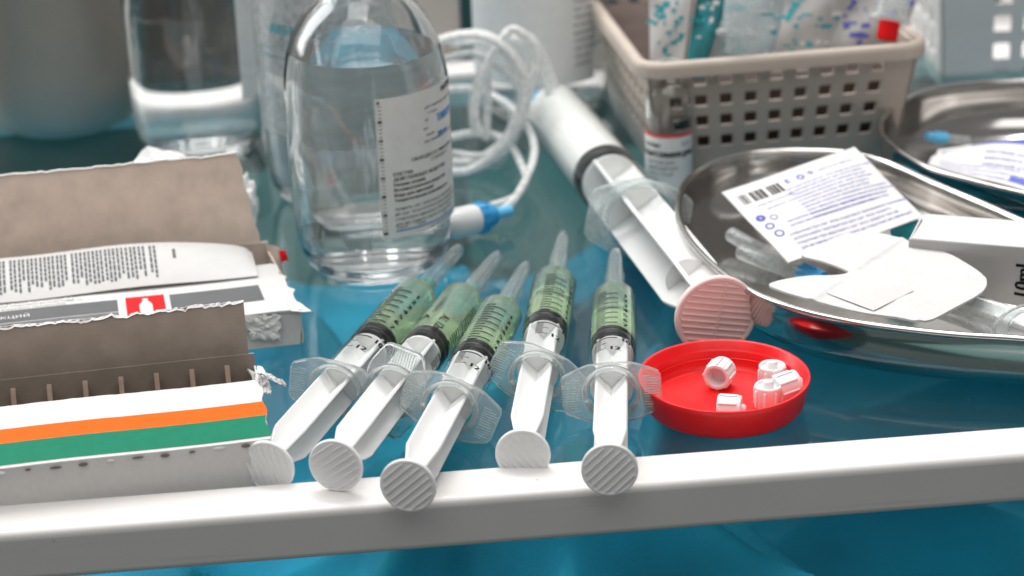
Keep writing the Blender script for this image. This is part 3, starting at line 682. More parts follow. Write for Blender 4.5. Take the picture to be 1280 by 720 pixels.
# sachet in the second dish
q = quad(P(1160, 205, 15), P(1300, 244, 22), P(1330, 165, 26), P(1172, 186, 18), bulge=3.0, noise=1.0, seed=2)
s2 = thing('wipe_sachet', 'white sachet with a violet blue band in the back steel dish', 'sachet', q(0.5, 0.5))
ql = local(q, s2); m = MB(); m.sheet(ql, 20, 20, th=0.5); m.build('sachet_paper', M['paper'], s2, angle=50)
it = B(18, 30, 52, 36, 1, 10, 2) + lorem(VW, 28, 20, 3.6, 3, 5, 26, 0, 4) + B(3, 32, 15, 33, 0, 4, 1) + B(4, 26, 5, 32, 0) + lorem(VW, 6, 8, 2.2, 3, 3.2, 44, 0, 51) + B(44, 2, 60, 5, 1, 6, 2)
printed(it, on_quad(ql, 60, 40, 0.15), [M['violet'], M['bandblue']], s2)
rod('needle_sheath', 'clear needle sheath with a blue hub leaning in the back steel dish', 'needle sheath', P(1212, 176, 8), P(1184, 173, 11), 1.9, 1.9, M['frost'], None, M['ltblue'])

# ================================================================== cartons on the near side
from mathutils import noise as mn
def jag(seed, amp):
    return lambda x: amp * (1.2 * mn.noise((x * 0.06, seed * 7.1, 0)) + 0.8 * mn.noise((x * 0.23, seed * 3.3, 5)) + 0.55 * mn.noise((x * 0.8, seed * 5.7, 9)) + 0.35 * mn.noise((x * 2.1, seed, 2)))
XL = 215.0
def carton_frame(corner, ang):
    return Matrix.Translation(corner) @ Matrix.Rotation(ang, 4, 'Z')
# --- striped ampoule carton.  local x to the right, origin at its near right bottom corner
p0 = P(338, 549, 18); p0b = P(0, 587, 18); ang = math.atan2((p0 - p0b).y, (p0 - p0b).x)
ca = thing('ampoule_carton', 'torn open white carton with orange and green stripes and empty cell dividers', 'carton', (p0.x, p0.y, 0)); ca.rotation_euler.z = ang
m = MB(); m.sheet(quad((-XL, 0, 0.3), (0, 0, 0.3), (0, 0, 18), (-XL, 0, 18), bulge=-0.6, noise=0.25), 40, 6, th=0.7); m.build('front_panel', M['card_front'], ca, angle=40)
j1 = jag(2, 0.35)
def top_fn(u, v):
    x = -XL + XL * u; yb = 46 + j1(x); 
    return Vector((x + (0.6 * math.sin(v * 19) * (u > 0.99)), yb * v, 18.2 + 1.3 * math.sin(math.pi * v) + 0.25 * math.sin(x * 0.07)))
m = MB(); m.sheet(top_fn, 120, 14, th=0.7); tp = m.build('top_panel', M['card_white'], ca, angle=40)
tq = lambda u, v: top_fn(u, v)
fn = on_quad(tq, XL, 46.0, 0.13)
it = B(0, 15.3, XL, 25.5, 0, 60, 6) + B(0, 1.6, XL, 15.3, 1, 60, 6) + T(')', 91, 37, 4, 2) + T('ампулы', 62, 38, 4, 2)
printed(it, fn, [M['orange'], M['green'], M['ink']], tp)
m = MB(); m.sheet(quad((0, 0, 0.3), (0, 68, 0.3), (0, 60, 17), (0, 0, 17.8), bulge=0.3, noise=0.3), 8, 4, th=0.7); m.build('end_panel', M['card_front'], ca, angle=40)
m = MB(); m.sheet(quad((0, 68, 0.3), (-XL, 68, 0.3), (-XL, 68, 18), (0, 68, 18)), 20, 3, th=-0.7); m.build('back_panel', M['kraft_dark'], ca, angle=40)
m = MB(); m.box((-XL / 2, 34, 0.6), (XL - 2, 66, 0.6)); m.build('bottom_panel', M['kraft_dark'], ca)
j2 = jag(5, 1.5)
def flap_fn(u, v):
    x = -XL + (XL - 2.0) * u; h = 19 + j2(x) * 0.6 + (1.2 * math.sin(x * 0.035))
    return Vector((x, 68.5 + 3.5 * v * v, 18 + h * v))
m = MB(); m.sheet(flap_fn, 110, 8, th=0.6, mi=0); fl = m.build('back_flap', M['kraft_dark'], ca, angle=40)
m = MB()
def fringe(u, v):
    p = flap_fn(u, 1.0); x = p.x; a = 0.5 + 0.5 * j2(x * 2.3 + 4)
    return p + Vector((0, -0.7 + v * 1.0, -0.1 - 0.9 * max(0, a) * (1 - v) + 0.25 * v))
m.sheet(fringe, 220, 1, th=0.15); m.build('torn_edge', M['torn'], fl, smooth=False)
m = MB(); m.sheet(quad((0.2, 48, 10), (1.0, 67, 8), (-2.5, 66, 13.5), (-1.0, 50, 14.5), bulge=2.2, noise=0.5), 8, 8, th=0.6); m.build('end_flap', M['card_front'], ca, angle=40)
for k in range(9):
    x = -10 - 12.2 * k
    m = MB(); m.prism([(47.5, 1), (67, 1), (67, 13.5), (65.5, 15.8), (64, 16.2), (62.5, 15.0), (59, 10), (54, 5), (47.5, 3)], -0.9, 0.9, Matrix.Translation((x, 0, 0)) @ Matrix(((0, 0, 1, 0), (1, 0, 0, 0), (0, 1, 0, 0), (0, 0, 0, 1))))
    m.build('divider', M['divider'], ca, bevel=0.2)
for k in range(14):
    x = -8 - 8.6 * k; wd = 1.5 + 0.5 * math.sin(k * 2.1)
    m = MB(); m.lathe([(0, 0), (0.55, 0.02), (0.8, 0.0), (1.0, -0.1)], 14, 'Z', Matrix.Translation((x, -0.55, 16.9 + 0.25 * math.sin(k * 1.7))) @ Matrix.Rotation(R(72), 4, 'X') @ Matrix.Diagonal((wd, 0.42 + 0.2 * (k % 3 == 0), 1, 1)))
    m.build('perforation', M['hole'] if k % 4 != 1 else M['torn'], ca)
def crumple(name, mat, parent, c, r, seed, k=4, squash=(1, 1, 1), crease=0.9, flat=18):
    bm = bmesh.new(); bmesh.ops.create_icosphere(bm, subdivisions=k, radius=1)
    for v in bm.verts:
        p = v.co.copy(); q_ = p * 1.6 + Vector((seed * 3.1, seed * 1.7, 0))
        h = 0.75 + crease * (0.55 * abs(mn.noise(q_)) + 0.4 * abs(mn.noise(q_ * 2.3)) + 0.22 * abs(mn.noise(q_ * 4.7))) + 0.35 * mn.noise(q_ * 0.9)
        v.co = Vector((p.x * h * r * squash[0], p.y * h * r * squash[1], p.z * h * r * squash[2])) + Vector(c)
    mb = MB(); bm.verts.index_update(); mb.add([v.co.copy() for v in bm.verts], [tuple(v.index for v in f.verts) for f in bm.faces]); bm.free()
    return mb.build(name, mat, parent, smooth=True, angle=flat)
def crinkle(name, mat, parent, q, amp, seed, n=16, th=0.2, edge=0.06):
    A_, B_, C_, D_ = q(0, 0), q(1, 0), q(1, 1), q(0, 1); nn = (B_ - A_).cross(D_ - A_).normalized()
    def fn(u, v):
        uu = u + edge * mn.noise((v * 6, seed, 1.0)) * (1 if u > 0.5 else -1) * abs(u - 0.5) * 2; vv = v + edge * mn.noise((u * 6, seed, 7.0)) * abs(v - 0.5) * 2
        p = q(uu, vv); k = Vector((u * 3.2, v * 3.2, seed))
        return p + nn * amp * (1.3 * abs(mn.noise(k)) + 0.8 * abs(mn.noise(k * 2.2)) + 0.35 * mn.noise(k * 4.6))
    m = MB(); m.sheet(fn, n, n, th=th); return m.build(name, mat, parent, smooth=True, angle=20)
def curl(u, v):
    a = R(-40 + 230 * u); return Vector((0.6 + 2.4 * math.sin(a) * (1 - 0.25 * v), 43.5 + 7.0 * v, 19.0 - 2.2 * math.cos(a) * (1 - 0.2 * v)))
crinkle('torn_corner', M['torn'], ca, curl, 0.8, 3.3)
crinkle('torn_flap', M['torn'], ca, quad((-0.5, 40, 16.0), (3.4, 42, 13.5), (3.0, 47, 16.5), (-0.5, 48, 18.5)), 1.0, 9.1, 12)
crinkle('torn_strip', M['torn'], ca, quad((2.4, 45.2, 18.6), (8.2, 43.2, 15.6), (8.6, 44.4, 16.2), (2.8, 47.2, 19.6)), 0.9, 5.2, 10, 0.2, 0.2)

m = MB(); m.sheet(quad((-XL, 68, 0.3), (-XL, 0, 0.3), (-XL, 0, 17.8), (-XL, 60, 17)), 4, 3, th=0.7); m.build('end_panel', M['card_front'], ca, angle=40)
# --- carton behind it: white top with grey band and a red bottle sign, kraft flap standing at its back
b0 = P(377, 384, 15); ang2 = R(11.0)
cb = thing('medicine_carton', 'open white carton with a grey band and red bottle sign, its kraft flap raised', 'carton', (b0.x, b0.y, 0)); cb.rotation_euler.z = ang2
m = MB(); m.sheet(quad((-XL, 0, 0.3), (-1.5, 0, 0.3), (0, 0, 14.6), (-XL, 0, 14.6), bulge=-0.4, noise=0.25), 30, 6, th=0.7); m.build('front_panel', M['card_front'], cb, angle=40)
def top2(u, v):
    x = -XL + XL * u; xr = x - 5.5 * v * u ** 8 + (0.9 * math.sin(v * 23) + 0.6 * math.sin(v * 41)) * (u > 0.985)
    lift = 1.2 * math.sin(math.pi * v) + 0.3 * math.sin(x * 0.05)
    return Vector((xr, -0.8 + 47 * v, 15.0 + lift - 2.2 * (1 - v) * max(0, u - 0.96) / 0.04 * 0.2))
m = MB(); m.sheet(top2, 110, 14, th=0.7); tp2 = m.build('top_panel', M['card_white'], cb, angle=40)
fn = on_quad(top2, XL, 47, 0.13)
it = B(XL - 47, 10, XL - 12, 24, 0, 16, 4) + B(XL - 63.5, 9, XL - 49, 25, 1, 6, 4) + B(20, 13.5, XL - 66.5, 24, 0, 44, 4) + B(20, 7.5, XL - 66.5, 12.8, 3, 44, 2) + B(20, 5.2, XL - 66.5, 7.0, 4, 44, 1)
bp = [(-2.4, 0), (2.4, 0), (2.4, 7), (1.7, 8.6), (1.0, 9.6), (1.0, 12.2), (-1.0, 12.2), (-1.0, 9.6), (-1.7, 8.6), (-2.4, 7)]
fn2 = on_quad(top2, XL, 47, 0.26)
it2 = [([(XL - 56.2 + a, 9.5 + b_ * 1.05) for a, b_ in bp], [tuple(range(10))], 2)] + T('для инъекций', 84, 16.6, 4.4, 2, sx=1.1)
printed(it, fn, [M['greyprint'], M['redprint'], M['paper'], M['greyink'], M['card_front']], tp2)
printed(it2[:1], fn2, [M['greyprint'], M['redprint'], M['paper']], tp2, 'bottle_sign')
printed(it2[1:], fn2, [M['greyprint'], M['redprint'], M['paper']], tp2, 'lettering')
it = T('2 мл', 130, 31, 2.4, 0) + T('№ 10', 130, 27, 2.4, 0) + lorem(VW, 92, 30.5, 2.0, 3, 2.8, 36, 0, 14)
printed(it, fn, [M['greyink']], tp2, 'small_print')
m = MB(); m.sheet(quad((-0.3, 0.5, 0.3), (-6, 62, 0.3), (-6, 62, 15), (-0.3, 0.5, 13.5), bulge=0.5, noise=0.5), 8, 4, th=0.7); m.build('end_panel', M['kraft'], cb, angle=40)
m = MB(); m.box((-XL / 2 - 8, 31, 0.6), (XL - 14, 60, 0.6)); m.build('bottom_panel', M['kraft'], cb)
m = MB(); m.sheet(quad((-XL, 62, 0.3), (-6, 62, 0.3), (-6, 62, 18), (-XL, 62, 18)), 20, 3, th=0.7); m.build('back_panel', M['kraft'], cb, angle=40)
m = MB(); m.sheet(quad((-XL, 62, 0.3), (-XL, 0.5, 0.3), (-XL, 0.5, 14.5), (-XL, 62, 15)), 4, 3, th=0.7); m.build('end_panel', M['kraft'], cb, angle=40)
j3 = jag(8, 1.2)
def flap2(u, v):
    x = -XL + (XL - 9.0 - 5.5 * v) * u + (0.5 * math.sin(v * 17)) * (u > 0.99); h = 35 + 0.4 * j3(x)
    return Vector((x, 62.5 + 8.0 * v + 0.6 * math.sin(x * 0.03), 18 + h * v))
m = MB(); m.sheet(flap2, 80, 12, th=0.7, mi=0, mi_back=1); fl2 = m.build('back_flap', [M['kraft'], M['card_white']], cb, angle=40)
m = MB(); m.sheet(lambda u, v: flap2(u, 0.995) + Vector((0, 0.4 - 1.0 * v, 0.35 + 0.35 * j3(u * 300))), 160, 1, th=0.3); m.build('torn_edge', M['torn'], fl2, smooth=False)
m = MB(); m.sheet(quad((-6, 57, 3), (-1, 60, 2), (-1.5, 63, 15), (-7, 60, 18), bulge=0.8, noise=0.4), 8, 8, th=0.7); m.build('corner_flap', M['kraft'], cb, angle=40)
m = MB(); m.sheet(quad((-1.2, 59.5, 9.8), (1.6, 61.5, 9.4), (0.6, 62.5, 13.4), (-2.0, 61.5, 13.8), bulge=0.5), 4, 4, th=0.4); m.build('red_corner', M['redprint'], cb, angle=40)
crinkle('torn_flap', M['torn'], cb, quad((-19.0, -1.0, 5.0), (-9.5, -1.6, 4.0), (-8.5, -1.2, 13.6), (-23, -0.8, 14.8)), 1.3, 6.4, 18, 0.2, 0.16)
m = MB(); m.sheet(quad((-4, -1.6, 14.6), (3.5, -2.0, 13.6), (-0.5, 4, 15.6), (-5, 5, 15.9), bulge=0.4, noise=0.3), 6, 4, th=0.35); m.build('torn_strip', M['torn'], cb, angle=30)
# leaflet bulging out of the opening of that carton
def leaf(u, v):
    x = -185 + 172 * u; prof = math.sqrt(max(0.0, 1 - max(0, (u - 0.62) / 0.38) ** 2.2)) if u > 0.62 else 1.0
    return Vector((x, 31 + 24 * v, 17.2 + (8.5 * prof) * math.sin(0.5 * math.pi * v) ** 0.9 + 0.4 * math.sin(x * 0.08)))
lf = thing('folded_leaflet', 'folded instruction leaflet printed with small columns of text, bulging from the carton', 'leaflet', (b0.x, b0.y, 0)); lf.rotation_euler.z = ang2
m = MB(); m.sheet(leaf, 60, 12, th=0.4); m.build('leaflet_paper', M['paper'], lf, angle=50)
it = []; rr = random.Random(12); x = 50.0
while x < 134:
    ln = rr.choice([12, 14, 15, 16, 17, 17, 17]); st = 20.8
    y_ = st
    while y_ > st - ln:
        wl = rr.uniform(1.2, 3.2); it += B(x, max(3, y_ - wl), x + 0.95, y_, 0, 1, 3); y_ -= wl + 0.45
    x += rr.choice([1.5, 1.5, 1.6, 1.7, 2.6])
it += B(141, 12, 142.2, 18, 0, 1, 3)
printed(it, on_quad(leaf, 172, 24, 0.12), [M['greyink']], lf)
# wadding behind the flap
wd_ = crumple('cotton_wadding', M['wadding'], None, (0, 0, 0), 18, 5, 4, (1.35, 0.7, 1.15), 0.7); wd_.location = Vector((-137, 838, 21.5)) * S
tag(wd_, 'lump of white cotton wadding behind the raised kraft flap', 'wadding')
wd2 = crumple('cotton_wadding', M['wadding'], None, (0, 0, 0), 15, 6, 4, (0.6, 0.6, 1.25)); wd2.location = Vector((-113.5, 836, 17.5)) * S
tag(wd2, 'narrow tuft of white cotton beside the kraft flap corner and glass bottles', 'wadding')

# ================================================================== bottles
def bottle_profile(r, h, wall=2.0):
    """outer shell then inner cavity, bottom up; h = where the neck starts"""
    out = [(0, 1.6), (r * 0.50, 1.3), (r * 0.62, 0.2), (r * 0.69, 0.0), (r * 0.77, 0.9), (r * 0.86, 4.0), (r * 0.93, 9.5), (r * 0.975, 18), (r, 30), (r, h * 0.66), (r * 0.985, h * 0.72), (r * 0.94, h * 0.79), (r * 0.85, h * 0.865), (r * 0.70, h * 0.93), (r * 0.53, h * 0.975), (r * 0.44, h), (r * 0.40, h + 6), (r * 0.40, h + 20), (r * 0.46, h + 21), (r * 0.46, h + 28)]
    inn = [(r * 0.33, h + 28), (r * 0.33, h + 4)]
    for (a, b) in reversed(out[6:16]): inn.append((a - wall, b - 0.6 if b > h * 0.6 else b))
    inn += [(r * 0.70, 4.0), (r * 0.5, 4.4), (0, 4.6)]
    return out, inn
def infusion_bottle(label, c, r, h, level, label_part=None):
    t = thing('infusion_bottle', label, 'bottle', (c[0], c[1], 0))
    out, inn = bottle_profile(r, h)
    m = MB(); m.lathe(out + inn, 96); m.build('bottle_glass', M['bottle'], t, angle=60)
    low = sorted([p for p in inn if p[1] < level], key=lambda p: p[1])
    prof = [(0, 4.4)] + [(a + 0.08, b - 0.1) for a, b in [(r * 0.5, 4.4), (r * 0.70, 4.0)]] + [(a + 0.08, b) for a, b in low if b > 4.5 and a > r * 0.4]
    lastr = prof[-1][0]; nxt = [p for p in inn if p[1] >= level and p[0] > r * 0.35]
    if nxt:
        n0 = min(nxt, key=lambda p: p[1]); a0, b0_ = prof[-1]; k = (level - b0_) / (n0[1] - b0_); lastr = a0 + (n0[0] + 0.08 - a0) * k
    prof += [(lastr, level), (0, level)]
    m = MB(); m.lathe(prof, 96); m.build('liquid', M['water'], t, angle=40)
    st = MB(); st.lathe([(0, h + 24), (r * 0.34, h + 24), (r * 0.48, h + 28.2), (r * 0.5, h + 29), (r * 0.5, h + 33), (0, h + 34)], 40); st.build('stopper_cap', M['vessel'], t, angle=40)
    return t
BR = 32.4
bc = (-54.6, 814.0)
bot = infusion_bottle('tall clear glass infusion bottle with a printed white label, nearest the syringes', bc, BR, 114, 91)
front = math.atan2(-bc[1], -bc[0])
la0 = front + R(5)
def lab_fn(u, v): a = la0 + u * R(150); return Vector(((BR + 0.12) * math.cos(a), (BR + 0.12) * math.sin(a), 22.5 + v * 57))
m = MB(); m.sheet(lab_fn, 80, 4, th=0.1); lb = m.build('label', M['label'], bot, angle=80)
def labp(x, y): a = la0 + x / BR; return Vector(((BR + 0.2) * math.cos(a), (BR + 0.2) * math.sin(a), 22.5 + y))
it = []
for k in range(8):
    y_ = 2.0 + k * 7.6; it += T(str(50 + 50 * (7 - k)), 0.5, y_ - 0.4, 1.9, bold=0.08, sx=0.62); 
    for j in range(1, 5):
        if y_ + j * 1.52 < 56: it += B(0.9, y_ + j * 1.52 + 0.2, 2.3, y_ + j * 1.52 + 0.42)
it += T('НАТРИЯ', 32, 53.5, 3.0, bold=0.2)
it += lorem(VW, 21, 49.5, 1.7, 1, 2.3, 26, 0, 31) + T('1 л р-ра', 22, 47, 1.7) + T('№', 21, 44.2, 1.7) + T('в/в', 20, 41, 1.7) + T('серия', 21, 38.4, 1.7) + lorem(VW, 20, 35.8, 1.7, 1, 2, 28, 0, 33)
it += T('ТИВОР', 28, 42.4, 4.2, 1, bold=0.35) + T('200 мл', 28, 36.6, 2.6, 1, bold=0.25)
it += T('СВОБОДЕН ОТ ПИРОГЕНОВ', 13.5, 30, 1.9, sx=1.0, bold=0.06) + T('СТЕРИЛЬНО', 23, 27.8, 1.9)
for k, s_ in enumerate(['СОСТАВ:', 'ДЕЙСТВУЮЩЕЕ ВЕЩЕСТВО', 'Натрия хлорид', 'Вспомогательное вещество:', 'Вода для инъекций', 'Теоретическая осмолярность']):
    it += T(s_, 5.5, 25.4 - k * 2.15, 1.95, bold=0.07)
it += lorem(VW, 5.5, 11.2, 1.9, 4, 2.1, 34, 0, 35)
it += B(5.5, 2.4, 42, 3.0, 1, 30, 1) + T('Серия', 5.6, 3.6, 1.6) + T('Годен', 14, 3.6, 1.6) + T('до', 30, 3.6, 1.6) + lorem(VW, 21, 0.9, 1.4, 1, 2, 22, 0, 36)
it += B(44, 20, 45, 44, 2) + lorem(VW, 46, 40, 1.7, 10, 2.4, 20, 0, 37)
printed(it, labp, [M['ink'], M['blueink'], M['redprint']], lb)
# bottles behind
def bottle_label(t, r, a0, a1, z0, z1, mat, items=None, name='label'):
    fn_ = lambda u, v: Vector(((r + 0.15) * math.cos(a0 + u * (a1 - a0)), (r + 0.15) * math.sin(a0 + u * (a1 - a0)), z0 + v * (z1 - z0)))
    m = MB(); m.sheet(fn_, 40, 3, th=0.1); l = m.build(name, mat, t, angle=80)
    if items: printed(items, lambda x, y: Vector(((r + 0.25) * math.cos(a0 + x / r), (r + 0.25) * math.sin(a0 + x / r), z0 + y)), [M['tealink'], M['ink']], l)
    return l
B1 = (-143.0, 962.0)
t1 = infusion_bottle('clear bottle half hidden behind the kraft flap, dark label on its far side', B1, 31.0, 104, 93)
fa = math.atan2(-B1[1], -B1[0])
bottle_label(t1, 31.0, fa + R(40), fa + R(76), 30, 98, M['label'], [])
bottle_label(t1, 31.0, fa + R(130), fa + R(200), 30, 98, M['brown'], [], 'back_label')
B2 = (-74.0, 896.0)
t2 = infusion_bottle('clear bottle with a pale label and teal lettering behind the printed bottle', B2, 32.4, 108, 62)
fa = math.atan2(-B2[1], -B2[0])
bottle_label(t2, 32.4, fa - R(86), fa + R(70), 36, 98, M['veil'], T('АКН', 20, 45, 6.0, 0, bold=0.2) + lorem(VW, 12, 38, 1.6, 2, 3.6, 24, 0, 41))
B3 = (18.0, 1004.0)
t3 = infusion_bottle('clear bottle with a white label standing behind the coiled tube', B3, 32.4, 108, 70)
fa = math.atan2(-B3[1], -B3[0])
bottle_label(t3, 32.4, fa - R(88), fa + R(50), 22, 82, M['label'], lorem(VW, 66, 50, 2.6, 12, 3.8, 12, 1, 43))
# dull steel vessel
v0 = P(78, 168, 0)
ve = thing('steel_jug', 'dull grey brown steel vessel with a rounded foot beside the glass bottles', 'vessel', (v0.x - 2, 1010, 0))
m = MB(); m.lathe([(0, 0), (20, 0), (28, 1.0), (34, 4), (38.5, 10), (41, 18), (42, 30), (43, 60), (44, 160), (45, 162), (44, 163), (43, 160), (42, 60), (41, 30), (37, 12), (28, 3), (0, 2)], 80); m.build('vessel_body', M['vessel'], ve, angle=50)
m = MB(); m.tube(smooth_path([(-36, -22, 120), (-44, -40, 112), (-40, -48, 80), (-38, -42, 50), (-34, -20, 42)]), 3.0, 12); m.build('handle', M['vessel'], ve)
# carton far back
for (px0, px1, Y, zt, lab) in ((470, 574, 1085, 120, 'plain beige carton standing at the very back behind the printed bottle'),):
    a, b_ = at(px0, 40, Y), at(px1, 40, Y)
    o = thing('storage_carton', lab, 'carton', ((a.x + b_.x) / 2, Y, SHELF + 3))
    h_ = -SHELF + zt
    m = MB(); m.box((0, 22, h_ / 2), (b_.x - a.x, 44, h_)); m.build('carton_body', M['beige_card'], o, bevel=1.0)
    m = MB(); m.box((0, 22, h_ + 0.4), (b_.x - a.x + 1.0, 45, 0.8)); m.build('lid_flap', M['card_white'], o, bevel=0.3)

# ================================================================== infusion set
iv = thing('infusion_set', 'coiled white infusion tube with a blue and white drip connector', 'tube', P(640, 180, 0))
io = iv.location / S
def z6(x, y): return (540 + x / 2.57, 20 + y / 2.57)
def coil(pl, Y=None, z=None):
    out = []
    for k, (x, y) in enumerate(pl):
        px = z6(x, y)
        p = at(*px, Y[0] + (Y[1] - Y[0]) * k / (len(pl) - 1)) if Y else P(*px, z[0] + (z[1] - z[0]) * k / (len(pl) - 1))
        p.z = max(p.z, 2.4); out.append(p - io)
    return smooth_path(out, 8)
coils = [coil([(-40, 110), (60, 72), (150, 64), (230, 100), (288, 180), (296, 260), (270, 350), (215, 430), (130, 492), (50, 503), (-40, 490)], Y=(925, 905)),
         coil([(-50, 250), (60, 235), (150, 238), (250, 290), (313, 370), (328, 440), (308, 510), (265, 588), (222, 628)], z=(30, 6)),
         coil([(-40, 410), (60, 388), (160, 375), (240, 402), (288, 480), (300, 535), (262, 585), (185, 612)], z=(14, 6)),
         coil([(155, 390), (140, 320), (152, 240), (190, 130), (248, 52), (292, 62), (328, 120), (308, 180), (300, 260)], Y=(915, 940)),
         coil([(-40, 160), (50, 135), (130, 120), (200, 155), (262, 205), (292, 260)], Y=(935, 925)),
         coil([(-30, 430), (60, 440), (150, 450), (220, 425), (272, 340), (290, 280)], z=(4, 12)),
         coil([(-30, 465), (60, 470), (140, 468), (200, 445), (260, 380)], z=(3, 6)),
         coil([(262, 62), (320, 72), (366, 150), (392, 215), (398, 262)], Y=(945, 950)),
         coil([(240, 70), (300, 85), (345, 150), (370, 215), (376, 262)], Y=(938, 944)),
         coil([(170, 120), (180, 200), (178, 300), (172, 400)], Y=(945, 935)),
         coil([(-30, 95), (70, 62), (165, 58), (245, 105), (300, 190), (306, 270), (285, 350), (228, 440), (140, 505), (40, 515)], Y=(938, 912)),
         coil([(20, 520), (90, 505), (170, 480), (235, 420), (275, 330), (282, 240), (262, 160), (215, 105), (150, 85), (60, 90)], Y=(918, 942)),
         coil([(215, 110), (232, 60), (262, 42), (300, 62), (335, 105), (342, 150), (322, 200), (300, 280), (250, 360)], Y=(930, 920)),
         coil([(140, 380), (130, 300), (145, 215), (178, 150), (235, 75)], Y=(928, 938)),
         coil([(60, 470), (130, 462), (200, 428), (262, 350), (292, 262), (296, 200)], Y=(926, 934)),
         coil([(500, 330), (545, 345), (568, 372), (545, 385), (500, 360)], z=(4, 4))]
for c in coils:
    m = MB(); m.tube(c, 1.85, 12); m.build('tubing', M['tube'], iv)
ca_, cb_ = P(566, 280, 9), P(634, 264, 8)
dd = (cb_ - ca_).normalized(); Mt = Matrix.Translation(ca_ - io) @ dd.to_track_quat('Z', 'Y').to_matrix().to_4x4()
m = MB(); m.lathe([(0, -4), (4.0, -4), (5.8, -1), (6.4, 2), (6.3, 10), (6.0, 11.5), (0, 11.5)], 32, 'Z', Mt); m.build('drip_chamber', M['tube_white'], iv, angle=50)
m = MB(); m.lathe([(0, 11.4), (5.8, 11.4), (6.5, 12), (6.5, 15.5), (5.6, 16.5), (5.2, 18.5), (4.0, 20.8), (0, 21.2)], 32, 'Z', Mt)
for k in range(12): m.box((Mt @ Vector((6.5 * math.cos(k * math.pi / 6), 6.5 * math.sin(k * math.pi / 6), 13.7))), (0.8, 0.8, 3.6), dd.to_track_quat('Z', 'Y').to_matrix() @ Matrix.Rotation(k * math.pi / 6, 3, 'Z'))
m.build('blue_collar', M['blue_pl'], iv, angle=50)
m = MB(); m.lathe([(0, 21), (2.6, 21), (2.4, 29), (0, 29)], 20, 'Z', Mt); m.build('tube_socket', M['ltblue'], iv, angle=50)
e = P(669, 122, 22) - io
m = MB(); m.lathe([(0, -4), (2.2, -4), (2.4, 0), (2.0, 4), (0, 4)], 16, 'Z', Matrix.Translation(e) @ Matrix.Rotation(R(60), 4, 'Y')); m.build('blue_clip', M['blue_pl'], iv, angle=50)
# ================================================================== ampoule vial with a label
vc = P(836, 234, 0); vr = 10.2
am = thing('glass_ampoule', 'opened clear glass ampoule with a red line on its white label', 'ampoule', (vc.x, vc.y, 0))
m = MB(); m.lathe([(0, 0.4), (8.6, 0), (9.8, 0.8), (vr, 2.4), (vr, 41), (9.7, 44.5), (8.0, 47.5), (5.6, 49.2), (4.9, 51), (4.9, 53.5), (5.3, 56.5), (4.9, 56.7), (3.7, 53.5), (3.7, 50.6), (4.3, 48.4), (6.8, 46.2), (8.5, 43.4), (8.9, 40.6), (8.9, 2.8), (8.6, 1.4), (0, 1.2)], 64); m.build('ampoule_glass', M['bottle'], am, angle=60)
m = MB(); m.lathe([(0, 1.0), (8.5, 1.3), (8.95, 2.8), (8.95, 33), (0, 33)], 48); m.build('liquid', M['water'], am, angle=50)
m = MB(); m.lathe([(5.6, 56.2), (5.7, 57.2), (4.9, 57.6), (4.2, 57.0), (4.3, 56.0)], 40, closed=True); m.build('broken_rim', M['frost'], am)
fa = math.atan2(-vc.y, -vc.x)
m = MB(); m.sheet(lambda u, v: Vector(((vr + 0.1) * math.cos(fa - R(150) + u * R(240)), (vr + 0.1) * math.sin(fa - R(150) + u * R(240)), 2 + v * 25.5)), 40, 2, th=0.08); al = m.build('label', M['bright_label'], am, angle=80)
avp = lambda x, y: Vector(((vr + 0.2) * math.cos(fa + x / vr), (vr + 0.2) * math.sin(fa + x / vr), y))
it = B(-26, 26.3, 15.8, 27.5, 1, 40, 1) + T('гентамицин', -14.5, 17.4, 4.3, bold=0.22, sx=1.12) + T('4 мг/мл', -13, 21.8, 2.6, bold=0.12) + T('0,25 г', 6, 22.2, 2.2) + T('раствор для', -10.5, 14.4, 2.2) + T('инъекций в/м', -10.5, 11.7, 2.2) + T('2 мл х 10 шт', -10.5, 9, 2.2) + T('серия', -10.5, 6.4, 2.0)
printed(it, avp, [M['ink'], M['redprint']], al)

